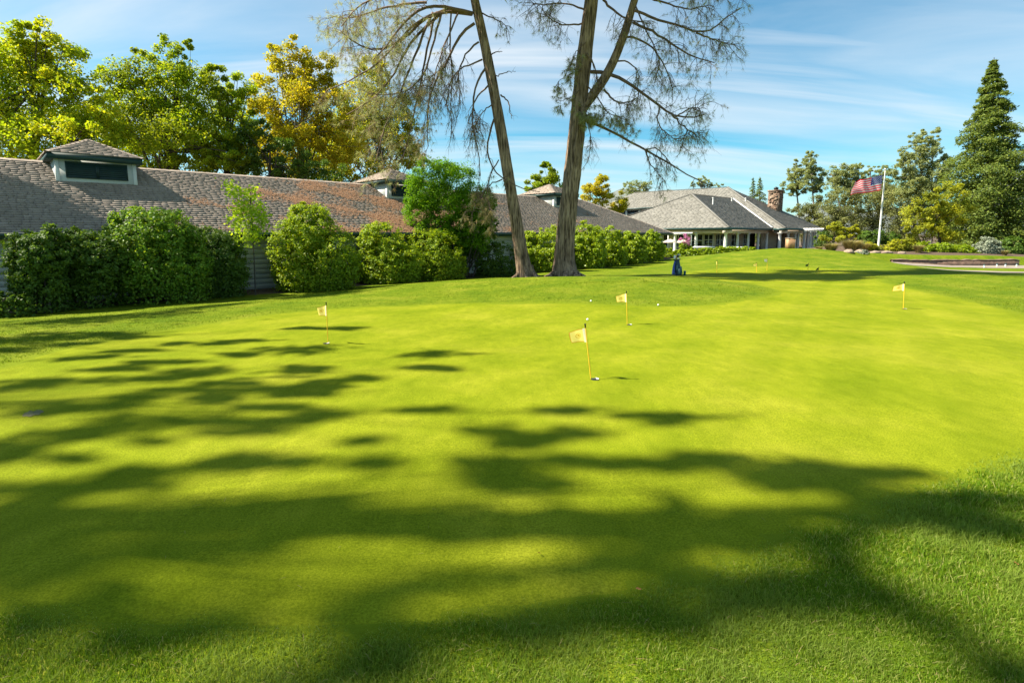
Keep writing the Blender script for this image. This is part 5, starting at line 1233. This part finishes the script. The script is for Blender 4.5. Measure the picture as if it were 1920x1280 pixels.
def hole(b_, label, dx=.03):
    t = thing('hole_cup', b_, label, 'golf hole', 'holes cut in the putting green'); c = b_ + np.array([dx, -.01, 0]); n = 20; R0 = .054
    A = Acc(); an = np.linspace(0, 2 * np.pi, n, endpoint=False); V = np.array([[c[0] + R0 * math.cos(x), c[1] + R0 * math.sin(x), 0] for x in an] + [[c[0], c[1], 0]]); V[:, 2] = hgt(V[:, 0], V[:, 1]) + .008
    A.add(V, [[i, (i + 1) % n, n] for i in range(n)]); A.build('hole', M['black'], t, b_)  # flat dark disc, the shade inside the cup put into its colour
    A = Acc(); an = np.linspace(-1.3, 1.3, 11)
    o_ = np.array([[c[0] + R0 * 1.03 * math.cos(x), c[1] + R0 * 1.03 * math.sin(x), 0] for x in an]); i_ = np.array([[c[0] + .012 + R0 * .25 * math.cos(x), c[1] + R0 * .9 * math.sin(x), 0] for x in an]); V = np.r_[o_, i_]; V[:, 2] = hgt(V[:, 0], V[:, 1]) + .015
    A.add(V, [[k, k + 1, 12 + k, 11 + k] for k in range(10)]); A.build('sunlit_liner', M['white'], t, b_)  # white crescent shaped as the sunlit part of the cup wall
lab = ['yellow practice flag nearest the camera in the middle of the green', 'yellow practice flag near the raised grass tongue, two balls beside it', 'yellow practice flag at the left with a dark upper pole', 'yellow practice flag at the right with its cloth curled']
fl_ = [((1108, 711), (1097, 607), None, (-1, .62, .35)), ((1176, 609), (1174.5, 545.5), None, (-1, .7, .30)), ((615, 644), (611.5, 566.5), None, (-1, .6, .28)), ((1693.5, 579.5), (1696, 528), None, (-.9, .7, .38))]
hl_ = ['hole beneath the flag nearest the camera', 'hole beneath the flag with two balls beside it', 'hole beneath the left flag', 'hole beneath the right flag']
for i, (b, t, c_, fy) in enumerate(fl_):
    bb = practice_flag(b, t, c_, fy, lab[i], i + 1); hole(bb, hl_[i], (.045, .04, -.03, .02)[i])
fg = 'practice flags on the far part of the green'
practice_flag((1344, 512), (1344.5, 488), None, (.15, 1, .3), 'yellow flagstick farthest left on the far green, cloth edge-on', 11, 'f_cloth', False, 29, fg)
practice_flag((1418.5, 513), (1418.5, 492), None, (-1, .2, .45), 'flagstick in the middle of the far green with drooping olive cloth', 12, 'f_cloth', False, 29.5, fg)
practice_flag((1438, 507), (1439, 484), None, (-1, -.1, .05), 'far flagstick with a white cloth', 13, 'f_pale', False, 31, fg)
practice_flag((1514, 515), (1516, 493), None, (-1, .3, .4), 'smaller of two dark green cloth flags on the far green', 14, 'f_green', False, 30, fg)
practice_flag((1533, 524), (1535.5, 500), None, (-1, 0, .4), 'larger of two dark green cloth flags, standing in the tree shade', 15, 'f_green', False, 27, fg)
# balls
for i, (u, v) in enumerate(((1101.5, 601), (1108, 566), (1234, 573.5))):
    b_ = ground(u, v); A = Acc(); th = np.linspace(0, np.pi, 13); A.lathe([0, 0, 0], [(.0235 * math.sin(x) + 1e-5, .0235 - .0235 * math.cos(x)) for x in th], 16)
    o = A.build('golf_ball', M['white'], smooth=True); o.location = (b_[0], b_[1], hgt(b_[0], b_[1]) + .006)
    tag(o, ['white golf ball just above the nearest flag', 'white golf ball near the back edge of the green', 'white golf ball right of the flag by the grass tongue'][i], 'golf ball', 'golf balls on the green')
# golf bag
def bag():
    Y = 26.5; b_ = W(1270, 517, Y); b_[2] = hgt(b_[0], b_[1]); k = Y / F
    t = thing('golf_bag', b_, 'upright navy golf bag with a blue towel and club heads', 'golf bag')
    navy = simple('navy_nylon', (.016, .045, .075), .55, .3, 6, .3, 30); navy2 = simple('teal_nylon', (.02, .07, .09), .5, .25, 6)
    tilt = np.array([-.10, .12, 1]); tilt = tilt / np.linalg.norm(tilt) * .88
    A = Acc(); c = b_ + np.array([.05, 0, .0]); A.tube([c, c + tilt * .06, c + tilt * .4, c + tilt * .8, c + tilt * .86], [.15, .165, .15, .125, .13], 18); A.build('body', navy, t, b_, smooth=True)
    A = Acc()
    for (dx, dz, w_, h, dd) in ((.02, .08, .15, .34, .2), (.1, .12, .12, .42, .16), (-.06, .3, .12, .3, .17)):
        o_ = c + tilt * dz + [dx, -dd, 0]; A.tube([o_, o_ + tilt * .05, o_ + tilt * (h - .05), o_ + tilt * h], [w_ * .3, w_ * .55, w_ * .5, w_ * .25], 10)
    A.build('pocket', navy2, t, b_, smooth=True)
    A = Acc(); A.tube([c + tilt * .86, c + tilt * .9], [.14, .14], 18); A.build('collar', M['black'], t, b_)
    A = Acc(); p0 = c + tilt * .82 + [-.12, -.1, 0]; p1 = b_ + np.array([-.24, -.16, .06]); s = np.array([.055, -.03, 0]); n = 9
    V = []
    for q in range(n):
        tt = q / (n - 1); m_ = p0 * (1 - tt) + p1 * tt + np.array([-.03 * math.sin(tt * 3), -.01, 0]); w_ = .6 + .5 * tt
        V += [m_ - s * w_, m_ + s * w_, m_ + s * w_ + [0, .03, 0], m_ - s * w_ + [0, .03, 0]]
    f = [[q * 4 + a_, q * 4 + (a_ + 1) % 4, q * 4 + 4 + (a_ + 1) % 4, q * 4 + 4 + a_] for q in range(n - 1) for a_ in range(4)]; f += [[0, 3, 2, 1], [n * 4 - 4, n * 4 - 3, n * 4 - 2, n * 4 - 1]]
    A.add(V, f); A.build('towel', simple('blue_towel', (.035, .07, .28), .9, .2, 8), t, b_)
    g = np.random.default_rng(3); hm = [M['white'], simple('tan_headcover', (.42, .26, .16), .8), M['black'], M['steel'], M['white'], M['steel']]
    for i, (dx, dy, h, kind) in enumerate(((-.09, 0, 1.0, 'cover'), (-.02, .03, 1.0, 'cover'), (.05, .02, 1.04, 'cover'), (.1, .05, 1.16, 'drv'), (.03, -.06, .97, 'iron'), (.09, -.03, .95, 'iron'))):
        A = Acc(); p = c + tilt * .84 + [dx * .7, dy * .7, 0]; e = c + tilt * h + [dx * 1.1, dy, 0]; A.tube([p, e], .008, 6); A.tube([e, e + [.0, 0, .01]], .012, 6)
        if kind == 'cover': A.tube([e - UZ * .05, e, e + UZ * .06, e + UZ * .11, e + UZ * .13], [.03, .05, .06, .045, .015], 10)
        elif kind == 'drv': A.tube([e + [-.06, 0, .01], e + [0, 0, .015], e + [.07, 0, .012], e + [.11, 0, 0.01]], [.015, .034, .036, .015], 10)
        else: A.box(e + [-.02, -.015, -.02], [.075, 0, 0], [0, .025, 0], [0, 0, .045])
        A.build('golf_club', hm[i], t, b_, smooth=kind != 'iron')
    for sx in (.16, .2):
        A = Acc(); A.tube([c + tilt * .7 + [.1, 0, 0], b_ + [sx + .08, .1 if sx > .18 else -.2, 0]], .009, 6); A.build('leg', M['black'], t, b_)
    A = Acc(); A.tube(bez(c + tilt * .75 + [-.13, -.05, 0], c + tilt * .45 + [-.28, -.1, 0], c + tilt * .2 + [-.15, -.05, 0], 8), .02, 6); A.build('strap', M['black'], t, b_)
    q = W(1283.5, 519, Y); q[2] = hgt(q[0], q[1]); A = Acc(); A.lathe(q, [(0, 0), (.05, 0), (.058, .2), (.06, .205), (.06, .225), (.045, .235), (0, .235)], 14)
    o = A.build('tumbler', simple('teal_metal', (.01, .12, .20), .3, .1, 5), None, q, smooth=False); o.location = tuple(q); tag(o, 'teal tumbler standing on the grass beside the golf bag', 'tumbler')
bag()
# bare soil patch, fallen leaves
dm = simple('bare_soil', (.13, .12, .045), .95, .4, 25, .8, 60)
g = np.random.default_rng(15)
o = sheet('soil_patch', [(42, 781), (46, 775), (52, 773), (57, 770), (63, 772), (70, 769), (79, 770), (82, 773), (76, 775), (74, 778), (64, 779), (57, 782), (50, 781)], dm, .006, 'bare grey brown soil scar in the turf at the left', 3)
lm = simple('dead_leaf', (.42, .16, .04), .7, .2, 20)
for i, (u, v) in enumerate(((1197, 1110), (1905, 1062), (1010, 1042))):
    b_ = ground(u, v); b_[2] = hgt(b_[0], b_[1]) + .02; A = Acc(); L = .016
    pts = [(-1, 0, 0), (-.4, .5, .25), (.4, .45, .1), (1, 0, .3), (.4, -.45, .05), (-.4, -.5, .2), (0, 0, 0)]
    A.add(np.array(pts) * L, [[0, 6, 1], [1, 6, 2], [2, 6, 3], [3, 6, 4], [4, 6, 5], [5, 6, 0]]); o = A.build('fallen_leaf', lm); o.location = tuple(b_); o.rotation_euler = (.3 * i, .2, 1.3 * i)
    tag(o, ['tiny orange dead leaf low in the middle on the fringe grass', 'tiny orange dead leaf at the right edge on the rough', 'tiny orange dead leaf in the shade on the green'][i], 'leaf', 'dead leaves on the grass')

def litter():
    g = np.random.default_rng(19); A = Acc(); V = []
    for _ in range(330):
        u, v = g.uniform(-150, 2070), g.uniform(860, 1330)
        p = ground(u, v); onrough = sdf([p[0]], [p[1]])[0] > .05
        if not onrough and g.random() < .85: continue
        p[2] = float(hgt(p[0], p[1])) + (.026 if onrough else .006); an = g.uniform(0, 6.28); L = g.uniform(.015, .06); d = np.array([math.cos(an), math.sin(an), g.normal(0, .12)]) * L; w_ = np.array([-math.sin(an), math.cos(an), 0]) * .0007
        m_ = p + d * .5 + np.array([0, 0, .004]); V += [p - w_, p + w_, m_ + w_, m_ - w_, m_ - w_, m_ + w_, p + d + w_ * .5, p + d - w_ * .5]
    A.add(V, np.arange(len(V)).reshape(-1, 4)); o = A.build('dry_needles', simple('dry_straw', (.24, .17, .07), .8, .3, 20))
    tag(o, 'scattered dry pine needles on the near grass', 'pine needles', kind='stuff')
litter()
# ------------------------------------------------------------------ hills far away
hA = Acc(); n = 120; Vh = []
for i in range(n + 1):
    an = R(-75) + R(150) * i / n; d = 1500
    hz = 75 + 40 * math.sin(i * .21) + 22 * math.sin(i * .53 + 1) + 10 * math.sin(i * 1.3)
    for (rr, z) in ((d - 700, -8), (d - 350, hz * .35), (d, hz), (d + 500, -10)): Vh.append([rr * math.sin(an), rr * math.cos(an), z])
hA.add(Vh, [[i * 4 + j, i * 4 + 4 + j, i * 4 + 5 + j, i * 4 + 1 + j] for i in range(n) for j in range(3)])
hl = hA.build('hills', simple('scrub_hill', (.10, .115, .10), .95, .3, .02), smooth=True); hl['kind'] = 'structure'; hl['label'] = 'low wooded hills far beyond the clubhouse'

# ------------------------------------------------------------------ sun, sky
EL, AZ = R(46), R(-2)
S = np.array([-math.cos(EL) * math.cos(AZ), math.cos(EL) * math.sin(AZ), math.sin(EL)])

# tall pines standing out of view at the left: their crowns shade the foreground

def shade_trees():
    L = [(400,45,250,18),(150,75,150,14),(330,95,220,10),(700,58,80,5),(1050,20,120,7),(100,160,160,16),(350,150,150,9),(60,195,90,13),
     (950,200,110,14),(1420,215,100,13),(1420,258,90,8),(1120,130,70,6),(990,130,60,5),(980,260,110,10),(780,215,60,7),(650,270,130,10),(500,290,150,11),(1080,320,150,24),(1190,290,50,9),(700,180,60,5),(580,180,40,5),(250,300,150,9),(60,320,60,8),(700,355,110,14),(420,355,130,10),(860,330,80,8),
     (420,425,200,32),(640,435,100,15),(800,435,80,13),(250,470,140,24),(990,435,70,9),(1080,405,90,13),(1400,395,90,7),(60,510,90,28),(220,555,80,11),(40,545,60,16),
     (200,640,240,44),(100,710,200,58),(350,640,150,24),(420,600,90,13),(800,555,130,18),(950,560,90,11),(1180,495,80,9),(700,580,80,11),(1200,570,90,16),(1600,480,150,34),(1620,580,120,28),(1580,640,100,28),
     (700,740,200,22),(1000,730,150,24),(560,745,110,16),(900,790,150,22),(1350,740,230,48),(1500,790,220,38),(1250,780,160,28),(1050,690,120,18),(850,700,120,14),
     (600,850,150,16),(780,830,140,14),(420,870,150,18),(250,890,140,18),(60,930,130,28),(100,880,120,18),(180,800,180,22),
     (280,1020,200,26),(80,1040,140,28),(430,960,70,16),(60,990,60,12),(1300,980,180,24),(1480,950,180,20),(1150,1010,110,16),(1650,940,100,14),
     (500,1080,350,28),(700,1110,250,32),(350,1130,200,20),(1000,1060,160,20),(200,1080,150,12),(1400,1080,160,18),(1600,1090,120,18),(1150,1110,140,18),
     (300,225,120,7),(420,205,90,6),(560,240,120,8),(350,260,110,8),(850,290,130,9),(760,310,110,8),(560,330,160,9),(300,385,160,10),(150,400,120,12),(600,400,160,11),(900,385,120,9),(760,470,120,9),(420,500,140,9),(1000,340,120,12),(250,180,90,5),(420,160,80,5),(800,170,70,5),
     (150,1230,150,18),(450,1170,150,14),(1250,1180,120,22),(1200,1250,180,16)]
    Rr = [(170,400,110,9),(470,420,150,20),(150,475,130,20),(40,500,90,12),(130,560,170,24),(420,565,170,22),(650,560,150,20),(80,620,150,38),(850,600,130,22),(1000,580,110,14),(900,640,100,18),
     (1100,640,110,24),(1230,610,150,18),(1130,690,130,32),(1000,720,110,24),(500,670,90,18),(450,720,130,22),(650,760,180,24),(250,740,180,22),(100,790,180,24),(850,740,120,16),(400,800,200,22),(700,830,200,22),(550,860,160,16),
     (300,890,180,20),(170,910,100,12),(1300,700,130,24),(1560,690,170,24),(1450,740,200,22),(1200,750,100,22),(950,810,140,22),(1550,790,130,16),(1100,840,140,18),
     (1000,980,220,56),(850,1020,160,34),(1100,930,130,28),(1180,1000,90,38),(750,960,130,24),(600,930,120,18),(200,1060,180,32),(420,1080,160,28),(330,1020,100,14),(600,1080,140,22),(100,1120,130,22),
     (1600,1250,120,28),(1500,1180,80,14),(1350,1100,90,12)]
    E = [(x / 1.73, 540 + y / 1.73, a_ / 1.73, b_ / 1.73) for x, y, a_, b_ in L] + [(960 + x / 1.73, 540 + y / 1.73, a_ / 1.73, b_ / 1.73) for x, y, a_, b_ in Rr]
    # openings between the boughs
    GL = [(480,528,280,22),(900,492,210,20),(100,590,110,12),(880,640,120,22),(1430,660,130,24),(600,690,110,18),(680,795,110,18),(500,800,80,14),(840,965,330,82),(620,985,140,40),(1050,930,120,30),(300,930,140,20),(130,985,120,13),(1010,1000,110,28),(1300,890,260,22),(850,1185,280,34),(620,1240,280,36),(200,1170,170,22),(260,335,120,9),(820,290,110,9),(930,235,100,8),(560,395,160,10),(1150,440,140,13),(330,515,130,12),(1480,1020,170,10)]
    GR = [(450,640,140,28),(720,690,95,24),(330,695,140,16),(600,620,110,18),(120,850,120,18),(1000,685,90,12),(1560,620,120,14),(1400,1000,140,56),(1560,1000,150,120),(1350,1165,200,44),(850,1140,180,34),(900,1225,300,46),(300,1225,320,44),(60,970,110,18),(1650,880,80,28),(1250,870,120,14),(300,520,180,9),(700,895,120,10)]
    gaps = []
    for x, y, a_, b_ in GL + [(q[0] + 1661, *q[1:]) for q in GR]:
        u, v, ru, rv = x / 1.73, 540 + y / 1.73, a_ / 1.73, b_ / 1.73
        c = ground(u, v); gaps.append((c[0], c[1], abs(ground(u + ru, v)[0] - c[0]), max(.13, (ground(u, max(542, v - rv))[1] - ground(u, v + rv)[1]) / 2)))
    g = np.random.default_rng(41)
    clumps = []
    for (u, v, ru, rv) in E:
        c = ground(u, v); a_ = ground(u + ru, v) - c; y1 = ground(u, v + rv)[1]; y0 = ground(u, max(542, v - rv))[1]
        clumps.append((c, abs(a_[0]), max(.05, (y0 - y1) / 2)))
    # the shade lying on the left end of the roof
    for (u, v, a_, q) in ((40, 395, 2.0, 1.2), (110, 415, 1.8, .9), (0, 420, 2.2, 1.0), (170, 425, 1.2, .5), (60, 360, 1.0, .5), (-60, 400, 2.5, 1.5), (215, 430, 1.0, .3)):
        d = ray(u, v); d = d / d[1]; pr = 1.5
        for Yq in np.arange(10, 35, .05):
            P = np.array([0, 0, H]) + d * Yq; pp = (P[1] - P[0]) * ANG - Q0
            if P[2] <= EAVE + (pp + OV) * TAN and pp > -OV: break
        clumps.append((P, a_, q))
    stems = [(-19.5, 2.4), (-20.5, 5.0), (-22.5, 8.6), (-23.5, 13.2), (-28, 17.5), (-32, 21.5)]
    trees = [[] for _ in stems]
    for c, rx, ry in clumps:
        hz = g.uniform(12.5, 15) if c[1] > 6.2 else g.uniform(14.5, 17); t = hz / S[2]; C3 = c + S * t
        k = int(np.argmin([math.hypot(C3[0] - x, 2.0 * (C3[1] - y)) for x, y in stems])); trees[k].append((c, rx, ry, t))
    for k, ((x, y), cl) in enumerate(zip(stems, trees)):
        if not cl: continue
        base = np.array([x, y, float(hgt(x, y))])
        root = thing('pine_tree', base, ['tall pine standing left of view whose crown shades the foreground'] * 1 and 'tall pine outside the left edge, shading the green', 'pine tree', 'tall pines outside the left edge shading the green')
        T, A = Acc(), Acc(); top = base + [0.3, .2, (16.2 if y < 6 else 14.5)]
        T.tube(np.linspace(base - UZ * .1, top, 12), np.linspace(.26, .04, 12), 10)
        for (c, rx, ry, t) in cl:
            ar = rx * ry * math.pi * S[2]; near = c[1] < 6.2; ry *= 1.0 if near else 1.2; n = int(np.clip((1.95 if near else 2.6) * ar / .0105, 90, 4200))
            ns = int(np.clip(5 + ar * 5, 5, 16)); sth = g.uniform(0, 2 * np.pi, ns); sr = np.sqrt(g.uniform(0, 1, ns)) * .72; wgt = g.integers(0, ns, n)
            so_ = np.stack([sr * np.cos(sth) * rx, sr * np.sin(sth) * ry, 0 * sth], -1); sx_ = rx * g.uniform(.35, .75, ns); sy_ = ry * g.uniform(.3, .55, ns); sk = g.normal(.03, .05, ns)
            fz = np.where(g.random(n) < .28, 1.9, 1.0); gx, gy = g.normal(0, .55, n) * sx_[wgt] * fz, g.normal(0, .55, n) * sy_[wgt] * fz
            P = c + so_[wgt] + np.stack([gx, gy + gx * sk[wgt], 0 * gx], -1) + S * (t + g.normal(0, .5, n))[:, None]
            gp_ = P - S * ((P[:, 2] - c[2]) / S[2])[:, None]; keep = np.ones(n, bool)
            for gx0, gy0, gax, gay in gaps: keep &= ~((((gp_[:, 0] - gx0) / gax) ** 2 + ((gp_[:, 1] - gy0) / gay) ** 2 < 1.7) & (g.random(n) < .97))
            P = P[keep]; leaf_quads(A, P, unit(g.standard_normal((len(P), 3)) + [0, 0, .4]), .3, g, .42)
            e = c + S * t; j = base + (top - base) * np.clip((e[2] - base[2] - 1.2) / (top[2] - base[2]), .2, .97)
            T.tube(bez(j, .5 * (j + e) + [0, 0, .4], e, 6), np.linspace(.022, .008, 6), 4)
        A.build('crown', M['ndl_far'], root, base); T.build('trunk', M['bark_pine'], root, base, smooth=True)
shade_trees()


sd = bpy.data.lights.new('sun', 'SUN'); sd.energy = 5.0; sd.angle = R(.6); sd.color = (1.0, .91, .76)
so = bpy.data.objects.new('sun', sd); COL.objects.link(so)
from mathutils import Vector
so.rotation_euler = Vector(S).to_track_quat('Z', 'Y').to_euler(); so.location = (-30, 5, 40)
w = bpy.data.worlds.new('World'); scene.world = w; w.use_nodes = True; nt = w.node_tree; nt.nodes.clear()
out = nt.nodes.new('ShaderNodeOutputWorld'); bg = nd(nt, 'ShaderNodeBackground', i_Strength=.05)
sky = nd(nt, 'ShaderNodeTexSky', sky_type='NISHITA', sun_disc=False, sun_elevation=EL, sun_rotation=math.atan2(S[0], S[1]), altitude=200, air_density=1.0, dust_density=.6, ozone_density=2.2)
# thin streaked cirrus over the sky
tc = nd(nt, 'ShaderNodeTexCoord'); sx = nd(nt, 'ShaderNodeSeparateXYZ'); nt.links.new(tc.outputs['Generated'], sx.inputs[0])
mz = nd(nt, 'ShaderNodeMath', operation='ADD'); mz.inputs[1].default_value = .22; nt.links.new(sx.outputs[2], mz.inputs[0])
dx = nd(nt, 'ShaderNodeMath', operation='DIVIDE'); nt.links.new(sx.outputs[0], dx.inputs[0]); nt.links.new(mz.outputs[0], dx.inputs[1])
dy = nd(nt, 'ShaderNodeMath', operation='DIVIDE'); nt.links.new(sx.outputs[1], dy.inputs[0]); nt.links.new(mz.outputs[0], dy.inputs[1])
cx = nd(nt, 'ShaderNodeCombineXYZ'); nt.links.new(dx.outputs[0], cx.inputs[0]); nt.links.new(dy.outputs[0], cx.inputs[1])
mp = nd(nt, 'ShaderNodeMapping'); mp.inputs['Scale'].default_value = (.32, 1.25, 1); mp.inputs['Rotation'].default_value = (0, 0, R(14)); nt.links.new(cx.outputs[0], mp.inputs[0])
cn = nd(nt, 'ShaderNodeTexNoise', i_Scale=1.5, i_Detail=7, i_Roughness=.52, i_Distortion=.5); nt.links.new(mp.outputs[0], cn.inputs['Vector'])
c2 = nd(nt, 'ShaderNodeMapping'); c2.inputs['Scale'].default_value = (.16, 1.9, 1); c2.inputs['Rotation'].default_value = (0, 0, R(9)); c2.inputs['Location'].default_value = (.3, .55, 0); nt.links.new(cx.outputs[0], c2.inputs[0])
cn2 = nd(nt, 'ShaderNodeTexNoise', i_Scale=1.7, i_Detail=6, i_Roughness=.5, i_Distortion=.3); nt.links.new(c2.outputs[0], cn2.inputs['Vector'])
cr2 = ramp(nt, [(.50, (0, 0, 0)), (.60, (.55, .55, .55)), (.70, (1, 1, 1))]); nt.links.new(cn2.outputs[0], cr2.inputs[0])
cr = ramp(nt, [(.38, (0, 0, 0)), (.55, (.45, .45, .45)), (.70, (1, 1, 1))]); nt.links.new(cn.outputs[0], cr.inputs[0])
mxx = nd(nt, 'ShaderNodeMath', operation='MAXIMUM'); nt.links.new(cr.outputs[0], mxx.inputs[0]); nt.links.new(cr2.outputs[0], mxx.inputs[1])
cf = nd(nt, 'ShaderNodeMath', operation='MULTIPLY'); cf.inputs[1].default_value = .8; nt.links.new(mxx.outputs[0], cf.inputs[0])
tint = mixc(nt, sky.outputs[0], (.52, 1.09, 1.12), 1.0, 'MULTIPLY')
col = mixc(nt, tint, (6.3, 6.7, 7.0), cf.outputs[0])
nt.links.new(col, bg.inputs[0]); nt.links.new(bg.outputs[0], out.inputs[0])

scene.view_settings.view_transform = 'Standard'; scene.view_settings.look = 'None'; scene.view_settings.exposure = 1.6; scene.view_settings.gamma = 1
scene.render.engine = 'CYCLES'; scene.cycles.max_bounces = 6; scene.cycles.transparent_max_bounces = 4; scene.cycles.use_denoising = True
